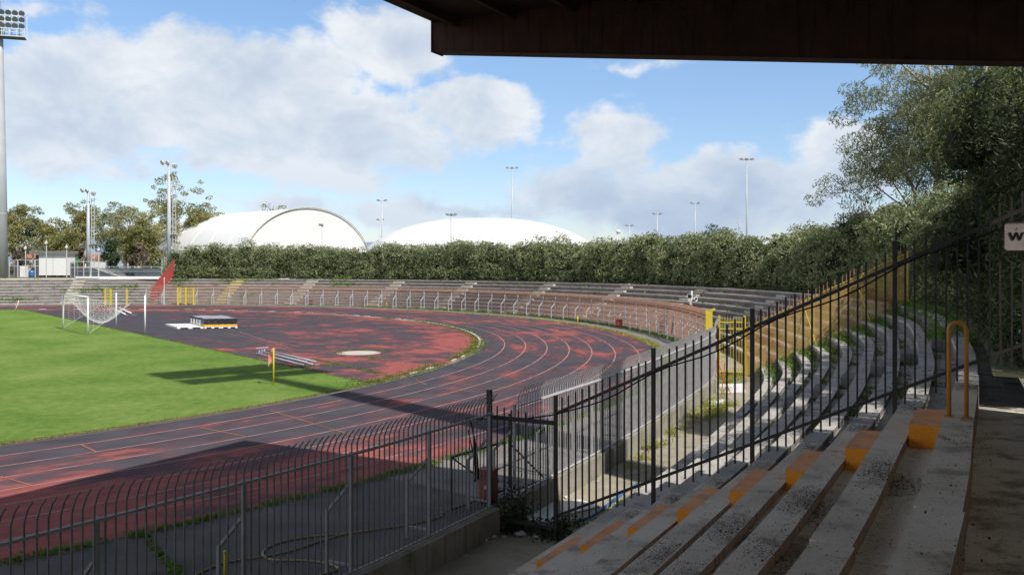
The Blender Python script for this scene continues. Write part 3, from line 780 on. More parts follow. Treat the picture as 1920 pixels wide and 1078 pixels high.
# ------------------------------------------------------------------ foliage helpers
def leaf_mesh(P, L, W, name, m, parent=None, droop=0.0, core=None, coremat=None, spread=None, wood=None):
    n = len(P); P = np.asarray(P, float)
    u = RNG.normal(size=(n, 3)); u[:, 2] -= droop; u /= np.linalg.norm(u, axis=1)[:, None]
    r = RNG.normal(size=(n, 3)); w = np.cross(u, r); w /= np.linalg.norm(w, axis=1)[:, None]
    l = (L * RNG.uniform(.6, 1.35, n))[:, None] / 2; k = (W * RNG.uniform(.7, 1.3, n))[:, None] / 2
    V = np.stack([P - u * l, P + w * k + u * l * .1, P + u * l, P - w * k + u * l * .1], 1).reshape(-1, 3)
    Fi = np.arange(4 * n).reshape(-1, 4)
    mats = [m]; mi = np.zeros(n, int)
    extra_f = []
    if core is not None:
        cv, cf = core; b = len(V); V = np.concatenate([V, cv]); extra_f = [tuple(b + i for i in f) for f in cf]; mats.append(coremat)  # dark filler blobs standing for inner shade join the leaf mesh
    off = np.array(parent_loc(parent)) if parent else np.zeros(3)
    me = bpy.data.meshes.new(name); me.from_pydata((V - off).tolist(), [], Fi.tolist() + extra_f)
    for x in mats: me.materials.append(x)
    if extra_f: me.polygons.foreach_set('material_index', np.concatenate([mi, np.ones(len(extra_f), int)]))
    me.update(); o = bpy.data.objects.new(name, me); COL.objects.link(o)
    if parent: o.parent = parent
    return o
ICO = None
def ico():
    global ICO
    if ICO is None:
        bm = bmesh.new(); bmesh.ops.create_icosphere(bm, subdivisions=2, radius=1)
        ICO = (np.array([v.co for v in bm.verts]), [tuple(v.index for v in f.verts) for f in bm.faces]); bm.free()
    return ICO
def blob_shell(blobs, dens, inner=.78, up_only=False):  # blobs: (x, y, z, rx, ry, rz); dens: leaves per square metre
    out = []
    for b in blobs:
        b = np.array(b); rx, ry, rz = b[3:]; area = 4 * math.pi * ((rx * ry + ry * rz + rx * rz) / 3)
        n = int(area * dens); d = RNG.normal(size=(n, 3)); d /= np.linalg.norm(d, axis=1)[:, None]
        rr = RNG.uniform(inner, 1.08, n)[:, None] * (1 + .18 * np.sin(d[:, :1] * 5 + b[0]) * np.sin(d[:, 1:2] * 6 + b[1]) + .12 * np.sin(d[:, 2:] * 9 + b[2]))
        out.append(b[:3] + d * rr * np.array([rx, ry, rz]))
    return np.concatenate(out)
def blob_core(blobs, k=.62):
    iv, ifc = ico(); vs = []; fs = []
    for b in blobs:
        b = np.array(b); o = sum(len(x) for x in vs)
        vs.append(b[:3] + iv * b[3:] * k * (1 + .15 * np.sin(iv[:, :1] * 7 + b[0]))); fs += [tuple(o + i for i in f) for f in ifc]
    return np.concatenate(vs), fs

# the hedge behind the terraces, in its three stretches
def hedge(label, u0, u1, dens, ll, lw, oc=(9.7, 11.9), ztop=7.05, step=1.15, rr=(.85, 1.35), mat_='oleander'):
    blobs = []
    zt0 = ztop
    for u in np.arange(u0, u1, step):
        ztop = zt0 + .22 * math.sin(u * .23) + .16 * math.sin(u * .61 + 1) + .35 * sstep(-u, -UO - 22, -UO - 4)
        for _ in range(5):
            o = RNG.uniform(*oc); z = RNG.uniform(3.4, ztop - 1.1); r = RNG.uniform(*rr)
            q = F(u + RNG.uniform(-.5, .5), o); blobs.append((q[0], q[1], z, r, r, r * RNG.uniform(.8, 1.15)))
        q = F(u, RNG.uniform(oc[0] - .1, oc[1])); r = RNG.uniform(.7, 1.15); zt = ztop + RNG.normal(0, .13)
        blobs.append((q[0], q[1], zt - r, r * 1.15, r * 1.15, r))
        q = F(u, oc[0] - .25); r = RNG.uniform(.7, 1.0); blobs.append((q[0], q[1], 3.25 + RNG.uniform(0, .6), r, r, r))
    P = blob_shell(blobs, dens)
    # a few shoots above the top
    sh = []
    for u in np.arange(u0, u1, .45):
        q = F(u + RNG.uniform(-.2, .2), RNG.uniform(*oc)); h0 = RNG.uniform(.1, .45)
        for k in range(int(10 * ll / .2)): sh.append((q[0] + RNG.normal(0, .09), q[1] + RNG.normal(0, .09), zt0 - .2 + .22 * math.sin(u * .23) + .16 * math.sin(u * .61 + 1) + .35 * sstep(-u, -UO - 22, -UO - 4) + RNG.uniform(0, h0)))
    P = np.concatenate([P, np.array(sh)])
    mid = F((u0 + u1) / 2, sum(oc) / 2)
    t = thing('hedge', label, 'hedge', (mid[0], mid[1], 3.0))
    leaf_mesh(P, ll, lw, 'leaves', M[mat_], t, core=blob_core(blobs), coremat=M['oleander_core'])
hedge('dense dark oleander hedge along the top of the curved terrace', Uth(-14), UR + .4, 62, .25, .08, rr=(.75, 1.75))
hedge('shaded oleander hedge behind the near terrace and black railing', UG + 1.7, Uth(-14.6), 190, .16, .034, oc=(9.6, 11.2), ztop=7.2, step=.8, mat_='oleander_shade')

# ------------------------------------------------------------------ trees
def tree(name, label, base, H, crown, m, bark, n_limb=7, clumps=60, per=70, ls=.4, lw=.16, droop=.6, r0=.25, trunk_frac=.4, lean=(0, 0), clr=1.0, seed=0, group=None, zmin=.3, flat=1.0, cat='tree', bare=False, lens=1.0):
    g = np.random.default_rng(seed)
    t = thing(name, label, cat, tuple(base), group)
    B = np.array(base, float); cx, cy, cz = crown          # crown half sizes
    top = B + np.array([lean[0], lean[1], H])
    mb = MB(); tp = [B + (top - B) * f + np.array([g.normal(0, .012 * H), g.normal(0, .012 * H), 0]) * (f > 0) for f in np.linspace(0, .9, 7)]
    mb.tube(tp, [r0 * (1 - .85 * f) for f in np.linspace(0, .9, 7)], 8); mb.build('trunk', M[bark], t, smooth=True)
    cen = B + np.array([lean[0] * .7, lean[1] * .7, H - cz])
    ends = []
    mbl = MB()
    for k in range(n_limb):
        f = g.uniform(trunk_frac, .85); p0 = B + (top - B) * f
        a = 2 * math.pi * (k / n_limb + g.uniform(-.07, .07)); reach = g.uniform(.55, 1.0)
        p2 = cen + np.array([math.cos(a) * cx * reach, math.sin(a) * cy * reach, g.uniform(-.75, .75) * cz])
        p1 = p0 + (p2 - p0) * .5 + np.array([0, 0, .12 * H * g.uniform(-.2, 1)])
        pts_ = [p0 + (p1 - p0) * q if q < 1 else p1 + (p2 - p1) * (q - 1) for q in (0, .5, 1, 1.5, 2)]
        rl = r0 * .42 * (1 - f * .4)
        mbl.tube(pts_, [rl, rl * .8, rl * .6, rl * .4, rl * .15], 6); ends.append((pts_, rl))
        for _ in range(4 if not bare else 8):
            q0 = pts_[g.integers(1, 5)]; q1 = q0 + np.array([g.normal(0, cx * .3), g.normal(0, cy * .3), g.normal(0, cz * .2)])
            qm = (q0 + q1) / 2 + g.normal(0, .05 * H, 3) * .4
            mbl.tube([q0, qm, q1], [rl * .35, rl * .22, rl * .06], 5); ends.append(([q0, qm, q1], rl))
    mbl.build('limbs', M[bark], t, smooth=True)
    if bare: return t
    P = []
    for k in range(clumps):
        if k < len(ends): c = ends[k][0][-1] + g.normal(0, .25 * clr, 3)
        else:
            d = g.normal(size=3); d /= np.linalg.norm(d); c = cen + d * np.array([cx, cy, cz]) * g.uniform(.2, .92)
        if c[2] < B[2] + zmin * H: c[2] = B[2] + zmin * H + g.uniform(0, .1 * H)
        s = clr * g.uniform(.55, 1.25)
        n = int(per * s * s)
        d = g.normal(size=(n, 3)); d /= np.maximum(1e-6, np.linalg.norm(d, axis=1))[:, None]
        P.append(c + d * (s * g.uniform(.35, 1.0, n) ** .6)[:, None] * np.array([1.15, 1.15, .75 * flat]))
    leaf_mesh(np.concatenate(P), ls, lw, 'crown', M[m], t, droop=droop)
    return t
# big eucalyptus behind the right-hand hedge
q = A(1800, 0, 49); tree('eucalyptus_tree', 'tall pale-trunked eucalyptus rising behind the hedge on the right', (q.x, 49, 3), 14.6, (5.0, 4.5, 5.4), 'euc', 'bark_pale', 15, 118, 430, .27, .046, 1.0, .30, .25, (-2.0, 0), .84, 3, zmin=.30)
q = A(1870, 0, 46); tree('eucalyptus_tree', 'leaning eucalyptus half hidden behind the tall dark shrub', (q.x, 46, 3), 15.0, (4.2, 4.0, 4.6), 'euc', 'bark_pale', 10, 74, 430, .27, .046, 1.0, .36, .3, (-.6, 0), 1.05, 5, zmin=.4)
q = A(1655, 0, 50); tree('eucalyptus_tree', 'low spreading eucalyptus branch hanging over the hedge toward the sky', (q.x + 3.4, 50.5, 3), 10.2, (3.3, 2.6, 2.4), 'euc', 'bark_pale', 9, 46, 420, .26, .046, .9, .2, .35, (-2.4, 0), .85, 9, zmin=.42)
# tall dark shrub beside the stand
def shrub(name, label, blobs, dens, l, w, m, loc, cat='shrub', core=True):
    t = thing(name, label, cat, loc)
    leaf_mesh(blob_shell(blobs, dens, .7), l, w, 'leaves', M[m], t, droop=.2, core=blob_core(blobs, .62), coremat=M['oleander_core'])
    return t
bl = []
for k in range(46):
    a = RNG.uniform(0, 2 * math.pi); z = RNG.uniform(3.3, 9.4); rr = (2.6 - .12 * (z - 5)) * math.sqrt(RNG.random()); r = RNG.uniform(.6, 1.0)
    bl.append((13.3 + rr * math.cos(a), 21.0 + rr * math.sin(a), z, r, r, r))
shrub('tall_shrub', 'very tall dark oleander shrub at the right edge, under the roof beam', bl, 190, .17, .034, 'oleander_shade', (13.3, 21.0, 3))
bl = []
for k in range(26):
    a = RNG.uniform(0, 2 * math.pi); z = RNG.uniform(3.3, 7.6); rr = 1.9 * math.sqrt(RNG.random()); r = RNG.uniform(.6, .95)
    bl.append((16.0 + rr * math.cos(a), 27.5 + rr * math.sin(a), z, r, r, r))
shrub('tall_shrub', 'pale-topped oleander shrub stepping down from the tall dark one to the hedge', bl, 180, .17, .034, 'oleander', (16.0, 27.5, 3))

# trees beyond the left terrace
TL = [  # px, Y, top px, half width px, kind, label
    (22, 150, 374, 20, 'olive', 'bark_pale', 'slim olive-green tree just right of the tall floodlight tower'),
    (64, 155, 374, 24, 'euc', 'bark_pale', 'sparse grey tree with bare pale stems left of the white hut'),
    (104, 150, 400, 26, 'olive', 'bark', 'rounded green tree behind the white hut'),
    (158, 152, 371, 30, 'olive', 'bark', 'tree rising behind the slim mast with a ladder'),
    (214, 150, 366, 46, 'euc', 'bark_pale', 'broad dark-crowned eucalyptus between the two ladder masts'),
    (252, 140, 425, 34, 'olive', 'bark', 'low yellow-green tree in front of the broad eucalyptus'),
    (322, 148, 331, 42, 'olive', 'bark_pale', 'tallest eucalyptus of the left group, behind the taller ladder mast'),
    (382, 150, 363, 28, 'olive', 'bark_pale', 'airy eucalyptus just left of the arched white hall'),
    (285, 138, 400, 30, 'olive', 'bark', 'yellow-green tree left of the taller ladder mast'),
    (130, 140, 420, 24, 'olive', 'bark', 'small yellow-green tree right above the white hut roof'),
]
for j, (px, Y, pt, hw, m, bk, lab) in enumerate(TL):
    b = A(px, 0, Y); H = EYE + (HZ - pt) * Y / FOC - 3; w = hw * Y / FOC
    tree('eucalyptus_tree' if m == 'euc' or 'eucalyptus' in lab else 'broadleaf_tree', lab, (b.x, Y, 3), H, (w, w, H * .40), m, bk, 13, 96, 125, .38, .15, .6, .2, .28, (RNG.normal(0, .5), 0), .82, 20 + j, group='trees beyond the left terrace', zmin=.16)
b = A(512, 0, 185); tree('broadleaf_tree', 'small brown-leaved tree showing above the arched hall roof', (b.x, 185, 3), EYE + (HZ - 372) * 185 / FOC - 3, (3.2, 3, 3.2), 'olive', 'bark', 7, 16, 70, .5, .2, .4, .2, .5, (0, 0), 1.0, 41, group='trees beyond the left terrace', zmin=.6)
b = A(492, 0, 187); tree('bare_tree', 'bare brown twiggy tree above the arched hall roof', (b.x, 187, 3), EYE + (HZ - 376) * 187 / FOC - 3, (2.4, 2, 3), 'brownleaf', 'bark', 8, 0, 0, bare=True, r0=.22, seed=42, trunk_frac=.5, group='trees beyond the left terrace')
b = A(238, 0, 141); tree('bare_tree', 'leafless white-branched tree in front of the dark crowns', (b.x, 141, 3), EYE + (HZ - 388) * 141 / FOC - 3, (3, 2, 3.6), 'brownleaf', 'bark_pale', 9, 0, 0, bare=True, r0=.2, seed=43, trunk_frac=.4, group='trees beyond the left terrace')
b = A(1338, 0, 130); tree('broadleaf_tree', 'small round tree top peeping over the hedge left of the tall lamp post', (b.x, 130, 3), EYE + (HZ - 423) * 130 / FOC - 3, (1.3, 1.3, 1.4), 'darkgreen', 'bark', 6, 22, 130, .3, .13, .2, .15, .6, (0, 0), .55, 44, zmin=.6)
def bush(px, Y, pt, hw, m, lab, n=26):
    b = A(px, 0, Y); H = EYE + (HZ - pt) * Y / FOC - 3; w = hw * Y / FOC; bb = []
    for k in range(n):
        a = RNG.uniform(0, 2 * math.pi); z = RNG.uniform(.1, .9); rr = w * .75 * math.sqrt(RNG.random()) * (1.1 - .75 * z); r = RNG.uniform(.18, .32) * w
        bb.append((b.x + rr * math.cos(a), Y + rr * math.sin(a), 3 + z * H, r, r, r * 1.1))
    t = thing('bush', lab, 'bush', (b.x, Y, 3))
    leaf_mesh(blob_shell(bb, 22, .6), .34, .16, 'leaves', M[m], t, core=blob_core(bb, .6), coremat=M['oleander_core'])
bush(210, 132, 448, 30, 'darkgreen', 'dark green conical bush right of the slim ladder mast')
bush(262, 134, 452, 26, 'brownleaf', 'brown twiggy bush between the two ladder masts')
bush(292, 133, 462, 20, 'olive', 'yellow-green bush at the foot of the taller ladder mast')
bush(42, 140, 455, 26, 'brownleaf', 'brown twiggy thicket behind the grey folding panels')
bush(150, 138, 462, 22, 'brownleaf', 'grey-brown thicket behind the green container')

# ------------------------------------------------------------------ weeds and rough grass
def tuft_points(c, n, sp, h):
    return np.stack([RNG.normal(c[0], sp, n), RNG.normal(c[1], sp, n), c[2] + np.abs(RNG.normal(0, h, n))], 1)
def weeds(label, spots, m='weed', l=.10, w=.022, name='weeds'):
    P = np.concatenate([tuft_points(c, n, sp, h) for c, n, sp, h in spots])
    o = leaf_mesh(P, l, w, name, M[m], droop=-.5); tag(o, label, 'weeds', kind='stuff')
sp = []
for u in np.arange(UG - 18, UO - 2, .22):
    p = F(u); s, l = sl(*p)
    q = CEN + (p - CEN) / np.hypot(*(p - CEN)) * (TRK + .05) if s > 0 else S(s, -TRK - .05)
    if RNG.random() < .9: sp.append(((q[0], q[1], 0), int(RNG.uniform(30, 130)), .10, .03))
weeds('thin green weeds along the edge between track and near apron', sp)
sp = []
for u in np.arange(UY - 3, Uth(60), .3):
    q = F(u, -.25); sp.append(((q[0], q[1], 0), 40, .17, .06 + .05 * RNG.random()))
for th in np.arange(60, 100, .5):
    if RNG.random() < .6: q = polar(53.1, th); sp.append(((q[0], q[1], 0), 26, .3, .06 + .12 * RNG.random() ** 3))
weeds('green weeds along the foot of the far railing', sp, l=.16, w=.04)
sp = []
for th in np.arange(-14, 52, .3):
    q = polar(TRK + .12, th); sp.append(((q[0], q[1], 0), int(40 * (1 - sstep(th, 10, 52)) + 6), .14, .02))
weeds('yellow-green moss between track and far apron', sp, 'weedy', .12, .05)
sp = []
for ph in np.arange(-64, 60, .45):
    dns = 1.0 if ph < -35 else (.6 if ph < 0 else .3)
    if RNG.random() < dns * .8:
        q = S((R0 - .35) * math.cos(rad(ph)), (R0 - .35) * math.sin(rad(ph)))
        sp.append(((q[0], q[1], .0), int(60 * dns) + 14, .16 + .1 * dns, .04 + (.16 * RNG.random() ** 6)))
weeds('weeds along the curb of the rubber infield', sp, l=.14, w=.03)
sp = []
def line_spots(a, b, n, cnt, sd, h):
    for k in range(n):
        q = a.lerp(b, RNG.random()); sp.append(((q.x, q.y, q.z), cnt, sd, h))
line_spots(G(588, 673), G(738, 706), 60, 16, .08, .02); line_spots(G(560, 687), G(625, 684), 24, 14, .09, .02); line_spots(G(690, 670), G(725, 676), 14, 12, .09, .02)
line_spots(G(645, 657), G(705, 657), 20, 14, .1, .02); line_spots(G(632, 660), G(640, 664), 10, 16, .14, .02); line_spots(G(712, 660), G(722, 660), 10, 16, .14, .02)
line_spots(G(640, 716), G(720, 718), 20, 14, .1, .02)
line_spots(G(268, 1000), G(300, 1040), 16, 22, .035, .015); line_spots(G(300, 1040), G(345, 1085), 16, 22, .05, .02)
weeds('weeds growing in the cracks of rubber infield and asphalt', sp)
sp = []
for _ in range(34):
    u = RNG.uniform(UG + 5.5, UO - .5); q = F(u, RNG.uniform(.3, .7)); sp.append(((q[0], q[1], -.4), 40, .12, .08))
for u0, c in ((UO - 10.5, 15), (UO - 8.5, 8), (UO - 1.0, 16)):
    for _ in range(c): q = F(RNG.normal(u0, .8), RNG.uniform(.3, 1.3)); sp.append(((q[0], q[1], -.4), 50, .16, .08))
weeds('rough sunlit grass along the trench floor', sp, 'weedy', .24, .018)
sp = []
for i in range(1, 10):
    for _ in range(26):
        u = UO - RNG.gamma(1.6, 1.0) - .1; q = F(u, orow(i) + RNG.uniform(-.1, .3)); sp.append(((q[0], q[1], zrow(i) - THK), 60, .16, .10 + .08 * (RNG.random() < .3)))
    for _ in range(16):
        u = RNG.uniform(UG + 3, UO); q = F(u, orow(i) + RNG.uniform(.02, .12)); sp.append(((q[0], q[1], zrow(i) - THK), 30, .1, .05))
for _ in range(60):
    u = RNG.uniform(Uth(-30), UO - .2); q = F(u, RNG.uniform(7.6, 8.6)); sp.append(((q[0], q[1], 2.8), 70, .2, .12))
weeds('green weeds on the near terrace beside the orange mesh fence', sp, 'weed', .16, .026)
sp = []
for _ in range(160):
    u = RNG.uniform(UO + 2, UE); i = int(RNG.integers(1, 9)); q = F(u, orow(i) + .1); sp.append(((q[0], q[1], zrow(i) - THK), 22, .22, .10))
for u0, i0 in ((UR - 7, 2), (UR - 9, 1), (UR - 20, 1), (UR - 21, 3), (UR - 11, 7), (UR - 2, 4), (UR - 1.2, 2), (UR + 7, 5), (UR + 9, 5), (UR + 4, 4), (UR + 15, 8)):
    for _ in range(10): q = F(RNG.normal(u0, .8), orow(i0) + .1); sp.append(((q[0], q[1], zrow(i0) - .1), 36, .25, .22))
weeds('scattered weeds growing on the far terrace rows', sp, 'weed', .26, .09)
sp = [((*F(UG + .35, RNG.uniform(.0, .5)), -.4), 110, .16, .35) for _ in range(14)] + [((*F(UG + RNG.uniform(.1, 1.2), RNG.uniform(.3, 2.0)), -.4), 60, .14, .10) for _ in range(26)]
weeds('dark ivy and grass at the foot of the iron gate', sp, 'ivy_leaf', .09, .03, 'ivy')
sp = [((*F(UG + RNG.uniform(.3, 3.5), RNG.uniform(1.7, 2.05)), -.4), 60, .1, .13) for _ in range(24)]
weeds('tall grass along the lowest terrace row near the white boards', sp, 'weed', .2, .014)
# short grass blades standing along the pitch edge
P = []
for s in np.linspace(-2, SG, 3600):
    h = math.sqrt((R0 - .2) ** 2 - max(0, s) ** 2) if s >= 0 else R0 - .2
    q = S(s + RNG.normal(0, .05), -h + abs(RNG.normal(0, .09)) - .05); P.append((q[0], q[1], .03))
for l in np.linspace(-36.6, 36, 3600):
    q = S(SG - abs(RNG.normal(0, .10)) + .08, l); P.append((q[0], q[1], .03))
o = leaf_mesh(np.array(P), .09, .03, 'pitch_edge_grass', M['weed'], droop=-.6); tag(o, 'ragged grass blades along the edge of the pitch', 'grass', kind='stuff')

# ------------------------------------------------------------------ sports gear on the field
def goal(label, p0, p1, back, w=.12, net=True, poles=True, name='goal'):
    p0 = Vector(p0); p1 = Vector(p1); t = thing(name, label, 'goal', tuple((p0 + p1) / 2)); b = Vector(back)
    for p in (p0, p1):
        mb = MB(); mb.tube([p, p + Vector((0, 0, 2.44))], w / 2, 12); mb.build('goal_post', M['white'], t, smooth=True)
    mb = MB(); e = (p1 - p0).normalized() * w / 2; mb.tube([p0 - e + Vector((0, 0, 2.44 + w / 2)), p1 + e + Vector((0, 0, 2.44 + w / 2))], w / 2, 12); mb.build('crossbar', M['white'], t, smooth=True)
    if net:
        mb = MB(); Nu, Nv = 30, 12; up = Vector((0, 0, 1)); mid_ = (p0 + p1) / 2
        def npt(u, v):                         # slack canopy hung from the crossbar to the ropes behind
            fr = p0.lerp(p1, u) + up * 2.42; bk_ = mid_ + (p0.lerp(p1, u) - mid_) * .86 + b * 1.5 + up * (1.95 - .45 * math.sin(math.pi * u))
            return fr.lerp(bk_, v) - up * (1.25 * math.sin(math.pi * v) ** .8 * math.sin(math.pi * u) ** .7 + .12 * math.sin(math.pi * v) + .05 * math.sin(9 * u + 4 * v))
        grid = [[npt(i / Nu, j / Nv) for j in range(Nv + 1)] for i in range(Nu + 1)]
        for i in range(Nu + 1): mb.tube(grid[i], .0045, 3, caps=False)
        for j in range(Nv + 1): mb.tube([grid[i][j] for i in range(Nu + 1)], .0045, 3, caps=False)
        for pp, uu in ((p0, 0), (p1, 1)):      # side nets hang in slack triangles from post to rope
            for j in range(15):
                a = pp + up * 2.4 * (1 - j / 14); f_ = 1 - j / 14; c = (pp + up * .05).lerp(npt(uu, 1), f_)
                mb.tube([a, a.lerp(c, .5) - up * .06, c], .0045, 3, caps=False)
            for k in range(1, 9):
                q_ = (pp + up * .05).lerp(npt(uu, 1), k / 8); mb.tube([q_, npt(uu, k / 8)], .0045, 3, caps=False)
            mb.tube([pp + up * .05, npt(uu, 1)], .008, 4, caps=False)
        mb.build('net', M['white'], t)
    return t
gm = S(16.2, 0)
goal('white football goal with a sagging net at the edge of the grass', (*S(16.2, -3.72), .02), (*S(16.2, 3.72), .02), (AX[0] * 1.9, AX[1] * 1.9, 0))
for px, pt, pb, lab in ((272, 554, 625, 'right-hand white net pole standing behind the goal'), (218, 549, 611, 'left-hand white net pole standing behind the goal')):
    q = G(px, pb); z = EYE - (pt - HZ) * q.y / FOC; mb = MB(); mb.tube([q, (q.x, q.y, z)], .055, 10); solo(mb, 'net_pole', M['white'], lab, 'pole', 'net poles behind the goal', True)
def corner_flag(base, top, label, col):
    t = thing('corner_flag', label, 'flag', tuple(base)); b = Vector(base); e = Vector(top)
    mb = MB(); mb.tube([b, e], .03, 8); mb.build('pole', M[col], t, smooth=True)
    d = e - b; q = []
    for i in range(6):
        for j in range(5):
            x = i / 5; p = b + d * (1 - .30 * j / 4 - .26 * x * (.55 + .45 * j / 4)) + Vector((-.34 * x * (1 - .4 * x), -.05 * math.sin(x * 5 + j), 0))
            q.append(p)
    mb = MB(); mb.add(q, [(i * 5 + j, i * 5 + j + 1, i * 5 + j + 6, i * 5 + j + 5) for i in range(5) for j in range(4)]); mb.build('flag', M['pink'], t, fix=False)
q = G(513, 721, .02); corner_flag(q, q + Vector((0, 0, 1.42)), 'yellow corner flag pole with a limp pink flag, nearest the track', 'tube_orange' if False else 'yellow')
q = G(27, 586, .02); corner_flag(q, q + Vector((.45, 0, 1.2)), 'leaning white corner flag at the far left edge of the pitch', 'white')

# high jump mat on its pallets
fl, fr, bk = G(382.5, 616), G(444.5, 615), G(356.5, 609.3)
ex = Vector((fr.x - fl.x, fr.y - fl.y, 0)); ey = Vector((bk.x - fl.x, bk.y - fl.y, 0)); up = Vector((0, 0, 1))
t = thing('high_jump_mat', 'high jump mat under a black cover with a yellow hem', 'mat', tuple(fl))
H0, H1 = .14, .72
mb = MB(); nx, ny = 14, 8; top = []
for i in range(nx + 1):
    for j in range(ny + 1):
        x, y = i / nx, j / ny; top.append(fl + ex * x + ey * y + up * (H1 + .03 * math.sin(x * 9 + y * 4) * math.sin(y * 7)))
mb.add(top, [(i * (ny + 1) + j, (i + 1) * (ny + 1) + j, (i + 1) * (ny + 1) + j + 1, i * (ny + 1) + j + 1) for i in range(nx) for j in range(ny)])
mb.build('cover_top', M['cover_top'], t, fix=False, smooth=True)
mb = MB()
ringp = [fl + ex * (i / 16) for i in range(16)] + [fl + ex + ey * (i / 10) for i in range(10)] + [fl + ex + ey - ex * (i / 16) for i in range(16)] + [fl + ey - ey * (i / 10) for i in range(10)]
cc = fl + ex / 2 + ey / 2; zs = (.27, .42, .57, H1)
vs = []
for z in zs:
    for k, p in enumerate(ringp):
        dr = (p - cc).normalized(); vs.append(p + dr * (.02 * math.sin(k * 2.1 + z * 9) * (z < H1)) + up * z)
k = len(ringp); mb.add(vs, [(r * k + i, r * k + (i + 1) % k, (r + 1) * k + (i + 1) % k, (r + 1) * k + i) for r in range(3) for i in range(k)])
mb.build('cover_skirt', M['cover'], t, smooth=False)
mb = MB(); mb.add([p + (p - cc).normalized() * .015 + up * z for z in (.15, .29) for p in ringp], [(i, (i + 1) % k, k + (i + 1) % k, k + i) for i in range(k)]); mb.build('hem', M['amber'], t)
mb = MB()                                     # white block letters on the side that faces the goal
nrm = (-ex).normalized()
def lb(y0, y1, z0, z1):
    q = [fl + ey * y0, fl + ey * y1]; mb.add([q[0] + nrm * .03 + up * z0, q[1] + nrm * .03 + up * z0, q[1] + nrm * .03 + up * z1, q[0] + nrm * .03 + up * z1], [(0, 1, 2, 3)])
def E_(y0, w_):                               # letter seen from the goal: stem on the far side
    lb(y0 + w_ * .62, y0 + w_, .16, .56)
    for z in (.16, .31, .47): lb(y0, y0 + w_ * .62, z, z + .09)
E_(.17, .17); E_(.37, .17); lb(.60, .74, .16, .56); lb(.80, .94, .16, .56)
mb.build('lettering', M['white'], t)
def pallet(o, dx, dy, label):
    tt = thing('pallet', label, 'pallet', tuple(o), 'white pallets under the high jump mat')
    mb = MB(); P8 = lambda a, b, z: o + dx * a + dy * b + up * z
    mb.hexa([P8(0, 0, .09), P8(1, 0, .09), P8(1, 1, .09), P8(0, 1, .09), P8(0, 0, .135), P8(1, 0, .135), P8(1, 1, .135), P8(0, 1, .135)]); mb.build('deck', M['white'], tt)
    mb = MB()
    for a0, a1 in ((0, .12), (.42, .58), (.88, 1)): mb.hexa([P8(a0, 0, .006), P8(a1, 0, .006), P8(a1, 1, .006), P8(a0, 1, .006), P8(a0, 0, .09), P8(a1, 0, .09), P8(a1, 1, .09), P8(a0, 1, .09)])
    mb.build('runners', M['white'], tt)
for i in range(2): pallet(fl + ex * (.01 + .5 * i) - ey * .02, ex * .49, ey * .9, 'white pallet under the %s half of the black covered mat' % ('left', 'right')[i])
pallet(fl - ex * .80, ex * .79, ey * .95, 'white pallet lying uncovered left of the high jump mat')

# bundle of aluminium goal frames lying on the infield
def pole_bundle(a, b, n, label, r=.055, gap=.16, m='alu'):
    a = Vector(a); b = Vector(b); d = (b - a).normalized(); s_ = Vector((-d.y, d.x, 0)); t = thing('pole_bundle', label, 'poles', tuple((a + b) / 2))
    for k in range(n):
        o_ = s_ * gap * (k - n / 2) + Vector((0, 0, r + .03 + .09 * (k % 2))); mb = MB(); mb.tube([a + o_ + d * .2 * (k % 2), b + o_ - d * .15 * (k % 2)], r, 10); mb.build('pole', M[m], t, smooth=True)
    mb = MB()
    for f in (.06, .55, .95):
        c_ = a.lerp(b, f); mb.bar(c_ - s_ * gap * n * .55 + Vector((0, 0, .016)), c_ + s_ * gap * n * .55 + Vector((0, 0, .016)), .05, .03)
    mb.build('bearer', M['alu'], t)
    return t
t = pole_bundle(G(497, 664), G(586, 686), 4, 'bundle of long aluminium poles lying beside the pitch', .045, .22)
q = G(497, 664); mb = MB()
for k in range(3): mb.bar((q.x - .1 - .15 * k, q.y + .2, .02), (q.x - .1 - .1 * k, q.y + .3, .34), .05)
mb.bar((q.x - .5, q.y + .1, .3), (q.x + .1, q.y + .3, .34), .05); mb.build('bracket', M['alu'], t)
t = pole_bundle(G(219, 579), G(246, 591), 2, 'white poles lying on the rubber behind the goal', .07, .5, 'white')
# throwing circle
mb = MB(); c_ = G(673, 662); n = 40
mb.add([(c_.x, c_.y, .012)] + [(c_.x + 1.15 * math.cos(2 * math.pi * i / n), c_.y + 1.15 * math.sin(2 * math.pi * i / n), .012) for i in range(n)], [(0, 1 + i, 1 + (i + 1) % n) for i in range(n)])
structure(mb, 'throwing_circle', M['sand'])
mb = MB(); mb.lathe((c_.x, c_.y, .0), [(1.15, .002), (1.15, .022), (1.19, .022), (1.19, .002)], 40); structure(mb, 'circle_rim', M['curb_red'])

# hose, stake, cabinets and bits on the apron
def hosepts(px): return [Vector((*G(x, y, .015)[:2], .017)) for x, y in px]
def smoothline(P, k=6):
    P = [Vector(p) for p in P]; out = []
    for i in range(len(P) - 1):
        p0, p1, p2, p3 = P[max(0, i - 1)], P[i], P[i + 1], P[min(len(P) - 1, i + 2)]
        for j in range(k):
            t_ = j / k; out.append(.5 * (2 * p1 + (p2 - p0) * t_ + (2 * p0 - 5 * p1 + 4 * p2 - p3) * t_ * t_ + (3 * p1 - p0 - 3 * p2 + p3) * t_ ** 3))
    return out + [P[-1]]
mb = MB(); mb.tube(smoothline(hosepts([(360, 1082), (379, 1071), (423, 1054), (492, 1043), (545, 1032), (600, 1014), (653, 999), (704, 992), (760, 984), (806, 974), (828, 966), (831, 958), (826, 962)])), .016, 8)
mb.tube(smoothline(hosepts([(700, 993), (653, 999), (600, 1003), (547, 1011), (512, 1021), (494, 1033), (496, 1043), (515, 1049), (569, 1050), (612, 1055), (634, 1066), (600, 1078)])), .016, 8)
